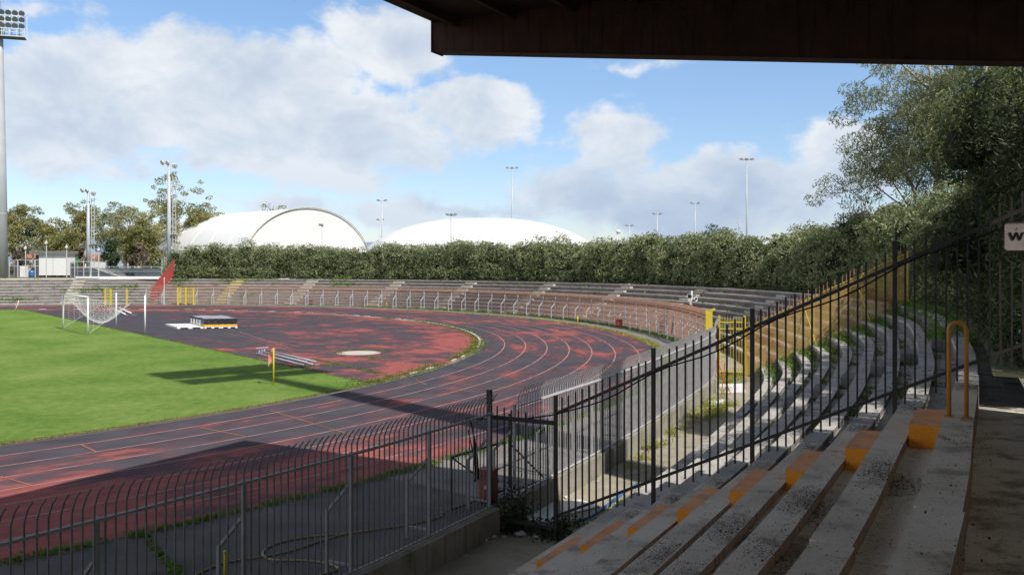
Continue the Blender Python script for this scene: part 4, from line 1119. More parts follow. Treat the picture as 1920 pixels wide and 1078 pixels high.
solo(mb, 'hose', M['hose'], 'olive garden hose looped on the shaded asphalt', 'hose', smooth=True)
q = G(422, 1090); mb = MB(); mb.tube([(q.x, q.y, 0), (q.x, q.y, .42)], .022, 8); mb.lathe((q.x, q.y, .42), [(.026, 0), (.026, .03), (.01, .04)], 8); solo(mb, 'stake', M['yellow'], 'short yellow stake on the asphalt at the bottom edge', 'stake', smooth=True)
def cabinet(c, w_, h_, d_, ux, label):
    t = thing('hose_cabinet', label, 'cabinet', (c[0], c[1], 0)); mb = MB(); mb.box((c[0], c[1], .03), (w_, d_, h_), ux); mb.build('body', M['red_box'], t)
    uy = np.array([-ux[1], ux[0]]); 
    for s_ in (1, -1):
        q = np.array(c[:2]) + uy * s_ * (d_ / 2 + .008); mb = MB(); mb.box((q[0], q[1], .07), (w_ * .88, .014, h_ * .86), ux); mb.build('door', M['red_box'], t)
        q = q + uy * s_ * .01; mb = MB(); mb.box((q[0] + ux[0] * w_ * .1, q[1] + ux[1] * w_ * .1, .07 + h_ * .36), (.10, .006, .07), ux); mb.build('plate', M['sand'], t)
    mb = MB(); mb.box((c[0], c[1], .03 + h_), (w_ + .05, d_ + .05, .03), ux); mb.build('lid', M['red_box'], t)
    mb = MB()
    for a, b in ((-1, -1), (1, -1), (1, 1), (-1, 1)):
        q = np.array(c[:2]) + np.array(ux) * a * w_ * .42 + uy * b * d_ * .38; mb.box((q[0], q[1], 0), (.03, .03, .031), ux)
    mb.build('feet', M['iron'], t)
q = G(915, 941); cabinet((q.x, q.y), .30, .60, .22, DN, 'faded red hose cabinet beside the iron gate')
q = G(1160.5, 614.5); cabinet((q.x, q.y), .42, .56, .30, (.8, -.6), 'small red cabinet at the foot of the far rusty railing')
for px, pb, h_, lab in ((1083, 604, .44, 'short yellow marker post at the far railing, nearer the red cabinet'), (724.5, 576, .5, 'short yellow marker post at the far railing, middle of the bend')):
    q = G(px, pb); mb = MB(); mb.tube([(q.x, q.y, 0), (q.x, q.y, h_)], .06, 8); mb.lathe((q.x, q.y, h_), [(.07, 0), (.07, .04), (.03, .06)], 8); solo(mb, 'marker_post', M['yellow'], lab, 'post', 'yellow marker posts', True)
q = G(583, 573); mb = MB(); mb.lathe((q.x, q.y, .02), [(.22, 0), (.30, .05), (.28, .3), (.20, .5), (.24, .55), (.2, .62)], 14); mb.tube([(q.x - .25, q.y, .45), (q.x - .5, q.y, .35)], .06, 8)
solo(mb, 'red_bin', M['red_paint'], 'small red bin standing on the apron of the far bend', 'bin', smooth=True)

# ------------------------------------------------------------------ loose things in the trench
def board(pts, z, label, th=.03, grp=None):
    mb = MB(); q = [G(*p, z) for p in pts]; q = q[::-1] if ((q[1] - q[0]).cross(q[2] - q[1])).z < 0 else q
    mb.hexa([Vector((p.x, p.y, z)) for p in q] + [Vector((p.x, p.y, z + th)) for p in q]); solo(mb, 'white_board', M['white'], label, 'board', grp)
board([(983, 975), (1026, 939), (1044, 947), (1036, 985)], -.385, 'white board lying tilted by the wall behind the iron gate')
board([(1050, 942), (1088, 938), (1124, 950), (1052, 968)], -.39, 'white board lying right of the black gate post')
board([(1341, 721), (1394, 720), (1398, 736), (1343, 736)], -.39, 'white board lying in the grass before the small yellow gate', grp='far boards')
board([(1327, 751), (1358, 750), (1368, 759), (1328, 760)], -.39, 'smaller white board in front of the board by the yellow gate', grp='far boards')
mb = MB(); mb.tube(smoothline([Vector((*G(x, y, -.37)[:2], -.375)) for x, y in ((1085, 975), (1110, 966), (1140, 945), (1165, 926), (1195, 906))]), .03, 8)
solo(mb, 'blue_pipe', M['blue'], 'blue pipe lying along the lowest terrace row', 'pipe', smooth=True)
mb = MB()
for a, b in (((1328, 700), (1352, 742)), ((1330, 705), (1370, 738)), ((1329, 698), (1340, 730))):
    p_ = G(*a, .05); q_ = G(*b, -.38); mb.tube([(p_.x, q_.y + .6, .8), q_], .018, 6)
solo(mb, 'red_poles', M['red_paint'], 'thin red poles leaning where the grey railing ends', 'poles')
def paper(px, py, z, s, k):
    c_ = G(px, py, z); mb = MB(); iv, ifc = ico(); v = iv * (1 + RNG.normal(0, .22, (len(iv), 1))) * np.array([s, s * .8, s * .35]); v[:, 2] -= v[:, 2].min(); mb.add(v + np.array(c_), ifc)
    solo(mb, 'litter', M['paper'], 'crumpled pale litter on the trench floor by the iron gate', 'litter', 'crumpled litter in the trench')
for k, (px, py, s) in enumerate(((905, 1014, .11), (925, 1008, .07), (976, 1005, .12), (1004, 1008, .06), (992, 990, .05), (873, 1042, .035), (945, 1008, .04), (1060, 933, .05), (1120, 903, .05))): paper(px, py, -.4, s, k)

# loudspeaker post by the far railing
q = G(1297, 637); t = thing('loudspeaker_post', 'thin pole with two grey horn loudspeakers at the right end of the far railing', 'loudspeaker', (q.x, q.y, 0))
mb = MB(); mb.tube([(q.x, q.y, 0), (q.x, q.y, 3.05)], .05, 10); mb.build('pole', M['zinc_light'], t, smooth=True)
for dx, dz, ax_ in ((-.12, 2.72, (-.35, -.9, -.1)), (.10, 2.55, (.7, -.6, -.05))):
    mb = MB(); mb.lathe((q.x + dx, q.y - .05, dz), [(.05, -.10), (.06, 0), (.09, .08), (.17, .19), (.16, .195), (.08, .09), (.04, .02)], 18, axis=ax_); mb.build('horn', M['white'], t, smooth=True)
    mb = MB(); a_ = Vector(ax_).normalized(); c_ = Vector((q.x + dx, q.y - .05, dz)) + a_ * .12; mb.lathe(c_, [(.10, 0), (.12, .02), (.05, .10), (.03, .12)], 14, axis=ax_); mb.build('horn_throat', M['black'], t, smooth=True)
mb = MB(); mb.box((q.x - .08, q.y - .06, 2.18), (.14, .12, .22)); mb.build('junction_box', M['sand'], t)

# ------------------------------------------------------------------ light masts
def flood_tower(base, H, label, face, lr=1.0):
    B = Vector(base); t = thing('floodlight_tower', label, 'floodlight', tuple(B)); f = Vector((*face, 0)).normalized(); s_ = Vector((-f.y, f.x, 0))
    mb = MB(); mb.tube([B, B + Vector((0, 0, H * .5)), B + Vector((0, 0, H * .86)), B + Vector((0, 0, H * 1.02))], [.98, .66, .40, .3], 24); mb.build('mast', M['steel_mast'], t, smooth=True)
    for k in range(3):
        z = H * (.25 * (k + 1)); r = .98 - .72 * (z / H); mb = MB(); mb.lathe(B + Vector((0, 0, z)), [(r + .02, 0), (r + .02, .08), (r, .1)], 24); mb.build('collar', M['steel_mast'], t)
    zp = H - 2.2; top = B + Vector((0, 0, zp))
    mb = MB()
    for k in range(1, 46): 
        z = H * .02 + k * (zp / 46); r = .98 - .68 * z / H; c_ = B + s_ * -(r + .12) + Vector((0, 0, z)); mb.bar(c_ - f * .2, c_ + f * .2, .03)
    r = .98
    for e in (-.2, .2): mb.tube([B + s_ * -(1.08) + f * e, B + s_ * -(.62) + f * e + Vector((0, 0, zp * .7)), B + s_ * -.5 + f * e + Vector((0, 0, zp))], .03, 5)
    mb.build('ladder', M['zinc_light'], t)
    mb = MB(); mb.hexa([top + s_ * a + f * b + Vector((0, 0, z)) for z in (0, .12) for a, b in ((-3.1, -.2), (3.1, -.2), (3.1, 1.3), (-3.1, 1.3))]); mb.build('platform', M['grey_dark'], t)
    mb = MB()
    for z in (.12, .7, 1.15): mb.bar(top + s_ * -3.1 + f * -.2 + Vector((0, 0, z)), top + s_ * 3.1 + f * -.2 + Vector((0, 0, z)), .06); mb.bar(top + s_ * -3.1 + f * 1.3 + Vector((0, 0, z)), top + s_ * 3.1 + f * 1.3 + Vector((0, 0, z)), .06)
    for a in np.linspace(-3.1, 3.1, 8): mb.bar(top + s_ * a + f * 1.3 + Vector((0, 0, .1)), top + s_ * a + f * 1.3 + Vector((0, 0, 1.2)), .05); mb.bar(top + s_ * a + f * -.2, top + s_ * a + f * -.2 + Vector((0, 0, 3.2)), .08)
    for z in (1.2, 2.05, 2.9): mb.bar(top + s_ * -2.9 + f * 1.0 + Vector((0, 0, z)), top + s_ * 2.9 + f * 1.0 + Vector((0, 0, z)), .09)
    for sg in (-1, 1): mb.bar(top + s_ * sg * 3.1 + f * 1.0 + Vector((0, 0, 1.1)), top + s_ * sg * 2.5 + f * 1.0 + Vector((0, 0, 3.1)), .06); mb.bar(top + s_ * sg * 2.9 + f * -.2 + Vector((0, 0, 3.0)), top + s_ * sg * 2.9 + f * 1.0 + Vector((0, 0, 3.0)), .06)
    mb.build('frame', M['white'], t)
    for z in (1.55, 2.4, 3.25):
        for k in range(8):
            a = -2.76 + k * .79
            c_ = top + s_ * a + f * 1.05 + Vector((0, 0, z)); axs = (f + Vector((0, 0, -.35))).normalized()
            mb = MB(); mb.lathe(c_ - axs * .1, [(.12, -.2), (.26 * lr, -.05), (.37 * lr, .16), (.37 * lr, .2), (.3 * lr, .2)], 14, axis=tuple(axs)); o = mb.build('lamp', [M['lamp'], M['zinc_light']], t, smooth=True)
    mb = MB(); mb.tube([top + Vector((0, 0, 3.5)), top + Vector((0, 0, 7.5))], .05, 6)
    for e in (.45, .9): mb.tube([top + s_ * e + f * 1.0 + Vector((0, 0, 3.9)), top + s_ * e + f * 1.0 + Vector((0, 0, 6.5))], .025, 5)
    mb.build('lightning_rod', M['zinc_light'], t)
    return t
b = A(0.5, 0, 116); flood_tower((b.x, 116, 3.0), 33.9, 'thick grey floodlight tower with round lamps at the left edge', (-b.x * .55 - 8, -95))
TB = (10.6, 13.0)
flood_tower((TB[0], TB[1], 3.0), 33.2, 'floodlight tower right of the covered stand whose shadow crosses the track', (-.67, .742), 1.32)

def ladder_mast(px, Y, pt, label, w=.28):
    b = A(px, 0, Y); H = EYE + (HZ - pt) * Y / FOC; B = Vector((b.x, Y, 3)); t = thing('ladder_mast', label, 'light mast', tuple(B), 'ladder light masts'); h = H - 3
    mb = MB(); mb.tube([B, B + Vector((0, 0, h - .3))], [w, w * .62], 12); mb.build('mast', M['steel_mast'], t, smooth=True)
    mb = MB(); x0, x1 = w + .22, w + .62
    for x in (x0, x1): mb.bar(B + Vector((x, -.1, .5)), B + Vector((x, -.1, h - 1.1)), .07)
    for z in np.arange(.6, h - 1.2, .55): mb.bar(B + Vector((x0, -.1, z)), B + Vector((x1, -.1, z)), .08)
    for z in np.arange(1.5, h - 1.2, 2.6): mb.bar(B + Vector((0, 0, z)), B + Vector((x0, -.1, z)), .06)
    mb.build('ladder', M['zinc_light'], t)
    for z in (h - 1.25, h * .38):
        mb = MB(); mb.box((B.x + w + .45, B.y - .1, 3 + z), (.75, .7, .08)); mb.bar(B + Vector((w + .8, -.4, z)), B + Vector((w + .8, -.4, z + 1)), .04); mb.bar(B + Vector((w + .1, -.4, z + 1)), B + Vector((w + .8, -.4, z + 1)), .04)
        mb.build('platform', M['zinc_light'], t)
    for dx, dz in ((-.75, .1), (-.05, .05), (.75, -.35)):
        mb = MB(); c_ = B + Vector((dx, -.1, h + dz)); mb.lathe(c_, [(.12, -.15), (.34, .05), (.36, .2), (.3, .22)], 12, axis=(-.5 if dx < .5 else .5, -.6, -.35)); mb.bar(c_, B + Vector((0, 0, h - .35)), .06); mb.build('lamp', M['zinc_light'], t, smooth=True)
ladder_mast(165.5, 128, 358, 'shorter ladder mast, left of the pair, in front of the trees', .3)
ladder_mast(317, 116, 306, 'taller ladder mast, right of the pair, beside the arched hall', .3)
def lamp_pole(px, pt, Y, label, arm=1.0, w=.13, heads=2, grp='thin lamp poles on the skyline'):
    b = A(px, 0, Y); H = EYE + (HZ - pt) * Y / FOC - 3; B = Vector((b.x, Y, 3)); t = thing('lamp_pole', label, 'lamp post', tuple(B), grp)
    mb = MB(); mb.tube([B, B + Vector((0, 0, H))], [w * 1.3, w * .75], 8); mb.build('pole', M['steel_mast'], t, smooth=True)
    mb = MB(); mb.bar(B + Vector((-arm, 0, H)), B + Vector((arm, 0, H)), .10); mb.build('cross_arm', M['zinc'], t)
    for k in range(heads):
        x = -arm + 2 * arm * k / max(1, heads - 1); mb = MB(); mb.hexa([B + Vector((x + a * .28, b_ * .2, H + z)) for z in (.02, .3) for a, b_ in ((-1, -1), (1, -1), (1, 1), (-1, 1))]); mb.build('lamp', M['zinc'], t)
for px, pt, Y, lab, arm, hd in ((960, 316, 190, 'tall lamp pole rising behind the top of the white dome', 1.1, 3), (716, 377, 180, 'taller of two lamp poles between arched hall and dome', .8, 2), (713, 413, 210, 'shorter pole beside the lamp pole between arched hall and dome', .6, 2),
                                (846, 404, 150, 'thin lamp pole in front of the left slope of the dome', .7, 3), (1400, 300, 160, 'tallest lamp pole right of the dome', 1.0, 3), (1303, 382, 190, 'mid-height lamp pole left of the tallest right-hand one', .8, 2),
                                (1232, 402, 200, 'short lamp pole standing over the hedge right of the dome', .8, 2), (1180, 424, 210, 'shortest lamp pole over the hedge right of the dome', .7, 2), (604, 424, 118, 'thin short pole in front of the arched hall face', .15, 1)):
    lamp_pole(px, pt, Y, lab, arm, .14 if Y > 140 else .06, hd)
b = A(1385, 0, 150); t = thing('antenna_mast', 'small branched antenna beside the tallest lamp pole', 'antenna', (b.x, 150, 3)); H = EYE + (HZ - 409) * 150 / FOC - 3
mb = MB(); mb.tube([(b.x, 150, 3), (b.x, 150, 3 + H)], .05, 6); mb.build('pole', M['zinc_light'], t)
mb = MB()
for z, w_ in ((H - .4, .8), (H - .9, .5), (H - 1.5, .9)): mb.bar((b.x - w_, 150, 3 + z), (b.x + w_, 150, 3 + z + .1), .07); mb.bar((b.x - w_ * .6, 150, 3 + z - .2), (b.x - w_ * .6, 150, 3 + z + .25), .06)
mb.build('elements', M['zinc_light'], t)
b = A(1157, 437, 150); mb = MB(); mb.tube([(b.x, 150, 3), (b.x, 150, b.z)], .08, 6); mb.lathe((b.x + .2, 150, b.z), [(.05, -.1), (.35, 0), (.48, .25), (.3, .5), (.05, .6)], 12); mb.tube([(b.x, 150, b.z), (b.x - .3, 150, b.z + .9), (b.x - .55, 150, b.z + .8)], .05, 6)
solo(mb, 'globe_lamp', M['whitegrey'], 'white globe lamp just over the hedge right of the dome', 'lamp', smooth=True)
def spot_pole(px, pt, pb, Y, label):
    b = A(px, 0, Y); z1 = EYE - (pt - HZ) * Y / FOC; t = thing('loudspeaker_pole', label, 'pole', (b.x, Y, 3), 'thin poles with white horns')
    mb = MB(); mb.tube([(b.x, Y, 3), (b.x, Y, z1)], .06, 6); mb.build('pole', M['zinc_light'], t)
    mb = MB(); mb.lathe((b.x, Y - .1, z1 - .35), [(.05, -.12), (.08, 0), (.20, .18), (.16, .19)], 12, axis=(.5, -.8, -.3)); mb.build('horn', M['white'], t, smooth=True)
for px, pt, lab in ((48, 460, 'white-horned pole left of the white hut'), (87, 450, 'white-horned pole rising behind the white hut roof'), (125, 458, 'white-horned pole at the right end of the white hut'), (185, 463, 'white-horned pole right of the shorter ladder mast'), (306.5, 463, 'white-horned pole at the head of the red fence')):
    spot_pole(px, pt, 515, 118, lab)

# ------------------------------------------------------------------ buildings and things behind the left terrace
def hall():
    Y = 140.0; x = (582 - 960) / FOC * Y; c_ = Vector((x, Y, 3)); ax_ = Vector((-.75, .661, 0)); rt = Vector((.661, .75, 0)); Hh, Wd, Ln = 10.75, 12.4, 31.0
    t = thing('arched_hall', 'white membrane sports hall with a tan-edged semicircular front', 'hall', tuple(c_))
    n = 40; arc = [(Wd * math.cos(math.pi * i / n), Hh * math.sin(math.pi * i / n) ** .92) for i in range(n + 1)]
    mb = MB(); m = 14
    vs = [c_ + rt * a + ax_ * (Ln * j / m) + up * (z - .06 * math.sin(math.pi * (j * 2 % 2))) for j in range(m + 1) for a, z in arc]
    mb.add(vs, [(j * (n + 1) + i, j * (n + 1) + i + 1, (j + 1) * (n + 1) + i + 1, (j + 1) * (n + 1) + i) for j in range(m) for i in range(n)]); mb.build('vault', M['membrane'], t, smooth=True, fix=False)
    mb = MB(); mb.add([c_ + rt * a + ax_ * b + up * .05 for a, b in ((-Wd, .1), (Wd, .1), (Wd, Ln), (-Wd, Ln))], [(0, 1, 2, 3)]); mb.build('bounce_floor', M['sand'], t, fix=False)  # unseen pale floor added to bounce light up into the vault
    mb = MB(); f = -ax_ * .02; mb.add([c_ + f + rt * a + up * z for a, z in arc], [tuple(range(n + 1))]); mb.build('front_wall', M['whitegrey'], t, fix=False)
    mb = MB(); mb.tube([c_ - ax_ * .25 + rt * a * 1.008 + up * (z * 1.01) for a, z in arc], .085, 8); mb.build('edge_rib', M['sand'], t, smooth=True)
    for j in (2.6, 5.2, 7.8, 10.4):
        mb = MB(); mb.tube([c_ + ax_ * (Ln * j / m) + rt * a * 1.001 + up * (z * 1.002) for a, z in arc], .035, 6); mb.build('membrane_seam', M['whitegrey'], t, smooth=True)
    mb = MB(); mb.add([c_ + ax_ * Ln + rt * a + up * z for a, z in arc], [tuple(range(n + 1))]); mb.build('back_wall', M['membrane'], t, fix=False)
hall()
def dome():
    Y = 172.0; x = (905 - 960) / FOC * Y; c_ = Vector((x, Y, 3)); t = thing('air_dome', 'low white air dome behind the middle of the hedge', 'dome', tuple(c_))
    mb = MB(); n, m = 64, 20; a_, b_, h_ = 24.3, 20.0, 10.9; vs = []
    for j in range(m + 1):
        v = j / m * math.pi / 2
        for i in range(n):
            u = 2 * math.pi * i / n; e = .72
            cx = abs(math.cos(u)) ** e * math.copysign(1, math.cos(u)); cy = abs(math.sin(u)) ** e * math.copysign(1, math.sin(u))
            vs.append(c_ + Vector((a_ * cx * math.cos(v) ** .9, b_ * cy * math.cos(v) ** .9, h_ * math.sin(v) ** .95)))
    mb.add(vs, [(j * n + i, j * n + (i + 1) % n, (j + 1) * n + (i + 1) % n, (j + 1) * n + i) for j in range(m) for i in range(n)]); mb.build('membrane', M['whitegrey'], t, smooth=True, fix=False)
dome()
Yh = 122.0
def AX2(px, Y): return (px - 960) / FOC * Y
def hut():
    x0, x1 = AX2(73, Yh), AX2(123.5, Yh); w_ = x1 - x0; xm = (x0 + x1) / 2; t = thing('hut', 'white hut with a flat overhanging roof on the left terrace', 'hut', (xm, Yh + 1.3, 3)); z1 = EYE - (476 - HZ) * Yh / FOC
    mb = MB(); mb.box((xm, Yh + 1.3, 3.25), (w_, 2.6, z1 - 3.25)); mb.build('wall', M['white'], t)
    mb = MB(); mb.box((xm - .35, Yh + 1.2, z1 + .003), (w_ + 1.35, 3.2, .28)); mb.build('roof', M['zinc'], t)
    mb = MB(); mb.box((xm - .35, Yh + 1.2, z1 + .285), (w_ + 1.5, 3.4, .06)); mb.build('roof_sheet', M['zinc_light'], t)
    mb = MB()
    for k in range(4): mb.box((x0 + .3 + (w_ - .6) * k / 3, Yh + 1.3, 3.0), (.25, 2.2, .25))
    mb.build('pier', M['conc_dark'], t)
    mb = MB(); mb.box((xm + .1, Yh - .012, 3.3), (.03, .02, z1 - 3.35)); mb.build('wall_joint', M['zinc'], t)
    mb = MB(); mb.box((x0 - .26, Yh + 1.3, 3.05), (.5, 2.4, z1 - 3.2)); mb.build('side_lobby', M['grey_dark'], t)
hut()
def boxy(name, px0, px1, pt, pb, Y, dep, m, label, cat, base=None):
    x0, x1 = AX2(px0, Y), AX2(px1, Y); z1 = EYE - (pt - HZ) * Y / FOC; z0 = 3.0
    t = thing(name, label, cat, ((x0 + x1) / 2, Y, z0)); mb = MB(); mb.box(((x0 + x1) / 2, Y + dep / 2, z0), (x1 - x0, dep, z1 - z0)); mb.build('body', M[m], t)
    mb = MB()
    for k in range(5): mb.box((x0 + (x1 - x0) * (k + .5) / 5, Y - .02, z0 + .1), (.06, .04, z1 - z0 - .2))
    mb.build('ribs', M[m], t)
    return t
boxy('container', 124.5, 132, 482, 515, 128, 2.4, 'green', 'green container just right of the white hut', 'container')
boxy('electric_cabinet', 37, 47, 499, 518, 121, .8, 'whitegrey', 'white cabinet standing left of the white hut', 'cabinet')
def folding_panel(px0, px1, pt, label):
    Y = 119.5; x0, x1 = AX2(px0, Y), AX2(px1, Y); z1 = EYE - (pt - HZ) * Y / FOC; t = thing('fence_panel', label, 'panel', ((x0 + x1) / 2, Y, 3), 'dark folding panels')
    mb = MB(); mb.box(((x0 + x1) / 2, Y, 3.05), (x1 - x0, .08, z1 - 3.1)); mb.build('sheet', M['grey_dark'], t)
    mb = MB()
    for x in (x0, x1): mb.bar((x, Y - .07, 3), (x, Y - .07, z1), .09)
    mb.bar((x0, Y, z1), (x1 + .5, Y, z1 + .5), .09); mb.build('frame', M['zinc'], t)
folding_panel(27, 35, 491, 'dark upright panel left of the white hut'); folding_panel(133, 145, 493, 'dark upright panel right of the green container')
q = Vector((AX2(59.5, 120), 120, 3)); mb = MB(); mb.lathe(q, [(.30, 0), (.33, .05), (.33, .3), (.35, .32), (.33, .34), (.33, .62), (.35, .64), (.33, .66), (.33, .92), (.28, .96)], 16); solo(mb, 'barrel', M['blue'], 'blue barrel between white cabinet and white hut', 'barrel', smooth=True)
g0_ = Vector((AX2(168.5, 122), 122, 3)); g1_ = Vector((AX2(184.8, 118), 118, 3))
def small_goal():
    t = thing('goal', 'distant small white goal before the blue-grey windscreen', 'goal', tuple((g0_ + g1_) / 2)); z = 1.32
    for p in (g0_, g1_): mb = MB(); mb.tube([p, p + up * z], .09, 8); mb.build('goal_post', M['white'], t)
    mb = MB(); mb.tube([g0_ + up * z, g1_ + up * z], .06, 8); mb.build('crossbar', M['white'], t)
    mb = MB()
    for k in range(13): a = g0_.lerp(g1_, k / 12); mb.tube([a + up * z, a + Vector((2.0, 1.5, .9 - .6 * math.sin(k / 12 * 3.14))), a + Vector((3.2, 2, .02))], .012, 3)
    for f_ in (.25, .5, .75): mb.tube([g0_ + Vector((3.2 * f_, 2 * f_, z * (1 - f_))), g1_ + Vector((3.2 * f_, 2 * f_, z * (1 - f_)))], .012, 3)
    mb.build('net', M['white'], t)
small_goal()
def windscreen():
    Y = 126; x0, x1 = AX2(145, Y), AX2(303, Y); z1 = EYE - (502.5 - HZ) * Y / FOC; t = thing('windscreen_fence', 'long blue-grey windscreen fence between the white hut and the red fence', 'fence', ((x0 + x1) / 2, Y, 3)); n = 40
    mb = MB(); vs = []
    for i in range(n + 1): x = x0 + (x1 - x0) * i / n; vs += [(x, Y, 3.1), (x, Y, z1 + .05 * math.sin(i * 2.3))]
    mb.add(vs, [(2 * i, 2 * i + 2, 2 * i + 3, 2 * i + 1) for i in range(n)]); mb.build('screen', M['navy'], t, fix=False)
    for i in range(0, 9): mb = MB(); x = x0 + (x1 - x0) * i / 8; mb.tube([(x, Y + .08, 3), (x, Y + .08, z1 + .25)], .05, 6); mb.build('post', M['zinc_light'], t)
    mb = MB(); mb.bar((x0, Y + .08, z1 + .2), (x1, Y + .08, z1 + .2), .06); mb.bar((x0, Y - .06, 3.75), (x1, Y - .06, 3.75), .05); mb.build('rail', M['zinc_light'], t)
windscreen()
mb = MB(); x0, x1 = AX2(143, 112), AX2(303, 112); mb.box(((x0 + x1) / 2, 112, 2.9), (x1 - x0, .4, .32)); solo(mb, 'kerb_wall', M['white'], 'long low white kerb along the top of the left terrace', 'wall')
t = thing('pipe_fence', 'thin grey pipe fence along the top of the left terrace', 'fence', (AX2(40, 118), 117, 3)); mb = MB()
for z in (4.55, 5.35): mb.bar((AX2(16, 117), 117, z), (AX2(73, 117), 117, z), .06); mb.bar((AX2(132, 117), 117, z - .2), (AX2(186, 117), 117, z - .2), .06)
mb.build('rail', M['zinc_light'], t)
for px in (17, 33, 48, 66, 140, 157, 171, 185): mb = MB(); mb.tube([(AX2(px, 117), 117, 3), (AX2(px, 117), 117, 5.4)], .05, 6); mb.build('post', M['zinc_light'], t)
b = A(296, 0, 104); mb = MB(); mb.tube([(AX2(308, 103), 103, 0), (AX2(308, 103), 103, 3.0)], .05, 6); mb.lathe((AX2(308, 103), 103, 3.0), [(.07, 0), (.1, .1), (.03, .2)], 8); solo(mb, 'thin_post', M['zinc_light'], 'thin grey post at the foot of the red fence', 'post')
def far_block(px0, px1, pt, Y, m, label, rm='seam'):
    x0, x1 = AX2(px0, Y), AX2(px1, Y); z1 = EYE - (pt - HZ) * Y / FOC; t = thing('building', label, 'building', ((x0 + x1) / 2, Y, 3))
    mb = MB(); mb.box(((x0 + x1) / 2, Y + 4, 3), (x1 - x0, 8, z1 - 3)); mb.build('wall', M[m], t)
    mb = MB(); c_ = (x0 + x1) / 2; mb.add([(x0 - .4, Y - .4, z1 + .01), (x1 + .4, Y - .4, z1 + .01), (x1 + .4, Y + 8.4, z1 + .01), (x0 - .4, Y + 8.4, z1 + .01), (x0, Y + 4, z1 + 1.5), (x1, Y + 4, z1 + 1.5)], [(0, 1, 5, 4), (2, 3, 4, 5), (1, 2, 5), (3, 0, 4), (3, 2, 1, 0)]); mb.build('roof', M[rm], t)
    for k in range(3): mb = MB(); mb.box((x0 + (x1 - x0) * (k + .5) / 3, Y - .02, 4.2), ((x1 - x0) / 8, .06, 1.3)); mb.build('window', M['grey_dark'], t)
M['tile'] = surf('red_roof_tiles', (.34, .15, .10), (.45, .22, .15), 1.5)
far_block(36, 78, 484, 230, 'sand', 'pale house with a red roof far behind the grey panels', 'tile')
far_block(140, 172, 487, 235, 'white', 'white house far behind the shorter ladder mast', 'tile')
far_block(228, 262, 490, 240, 'sand', 'cream house far behind the windscreen fence', 'tile')

# ------------------------------------------------------------------ light
SUNV = Vector((.672, -.741, 0)).normalized(); EL = rad(47.7)
sd = Vector((SUNV.x * math.cos(EL), SUNV.y * math.cos(EL), math.sin(EL)))
L = bpy.data.lights.new('sun', 'SUN'); L.energy = 5.0; L.angle = rad(.53); L.color = (1.0, .955, .89)
lo = bpy.data.objects.new('sun', L); COL.objects.link(lo); lo.rotation_euler = sd.to_track_quat('Z', 'Y').to_euler(); lo.location = (20, -20, 40)

W = bpy.data.worlds.new('World'); scene.world = W; W.use_nodes = True; nt = W.node_tree; nt.nodes.clear()
out = nt.nodes.new('ShaderNodeOutputWorld')
sky = nt.nodes.new('ShaderNodeTexSky'); sky.sky_type = 'NISHITA'; sky.sun_disc = False; sky.sun_elevation = EL; sky.sun_rotation = math.atan2(sd.x, sd.y)
sky.altitude = 0.0; sky.air_density = 1.0; sky.dust_density = 0.15; sky.ozone_density = 1.5
bg1 = nt.nodes.new('ShaderNodeBackground'); bg1.inputs[1].default_value = .15; SKYC = sky.outputs[0]
tc = nt.nodes.new('ShaderNodeTexCoord'); sep = nt.nodes.new('ShaderNodeSeparateXYZ'); nt.links.new(tc.outputs['Generated'], sep.inputs[0])
X, Y_, Z = sep.outputs
az = val(nt, 'ARCTAN2', X, Y_); el = val(nt, 'ARCSINE', Z)
cmb = nt.nodes.new('ShaderNodeCombineXYZ'); nt.links.new(az, cmb.inputs[0]); nt.links.new(el, cmb.inputs[1])
vec = cmb.outputs[0]
stv = stretch(nt, vec, 1.0, 1.5, 1)
f1 = noise(nt, stv, 6.5, 12, .62, .1); f2 = noise(nt, stv, 11.0, 8, .62, .3); f3 = noise(nt, stv, 3.2, 4, .5)
dn = nt.nodes.new('ShaderNodeTexNoise'); dn.inputs['Scale'].default_value = 6; dn.inputs['Detail'].default_value = 7; nt.links.new(vec, dn.inputs['Vector'])
vm = nt.nodes.new('ShaderNodeVectorMath'); vm.operation = 'MULTIPLY_ADD'; nt.links.new(dn.outputs['Color'], vm.inputs[0]); vm.inputs[1].default_value = (.12, .09, 0); vm.inputs[2].default_value = (-.06, -.045, 0)
va = nt.nodes.new('ShaderNodeVectorMath'); va.operation = 'ADD'; nt.links.new(vec, va.inputs[0]); nt.links.new(vm.outputs[0], va.inputs[1])
def cloud(px, py, rx, ry):                    # soft ellipse at a compass direction; value = distance inside its edge
    a0 = math.atan((px - 960) / FOC); e0 = math.atan((HZ - py) / FOC * math.cos(a0))
    s1 = nt.nodes.new('ShaderNodeVectorMath'); s1.operation = 'SUBTRACT'; nt.links.new(va.outputs[0], s1.inputs[0]); s1.inputs[1].default_value = (a0, e0, 0)
    s2 = nt.nodes.new('ShaderNodeVectorMath'); s2.operation = 'MULTIPLY'; nt.links.new(s1.outputs[0], s2.inputs[0]); s2.inputs[1].default_value = (FOC / rx, FOC / ry, 0)
    s3 = nt.nodes.new('ShaderNodeVectorMath'); s3.operation = 'LENGTH'; nt.links.new(s2.outputs[0], s3.inputs[0])
    return val(nt, 'MULTIPLY', val(nt, 'SUBTRACT', 1.0, s3.outputs['Value']), ry / 100)
CL = [(140, 190, 300, 115), (440, 165, 230, 105), (735, 95, 150, 85), (560, 250, 380, 95), (880, 215, 150, 75), (300, 290, 300, 45), (700, 300, 220, 45),
      (1180, 260, 135, 75), (1165, 188, 32, 14), (1340, 350, 115, 80), (1100, 360, 180, 60), (1330, 380, 330, 95), (1570, 300, 120, 70), (1500, 390, 260, 50), (1160, 125, 70, 16), (60, 18, 150, 20), (900, 395, 420, 30), (190, 365, 60, 22), (470, 380, 260, 18)]
cov = None
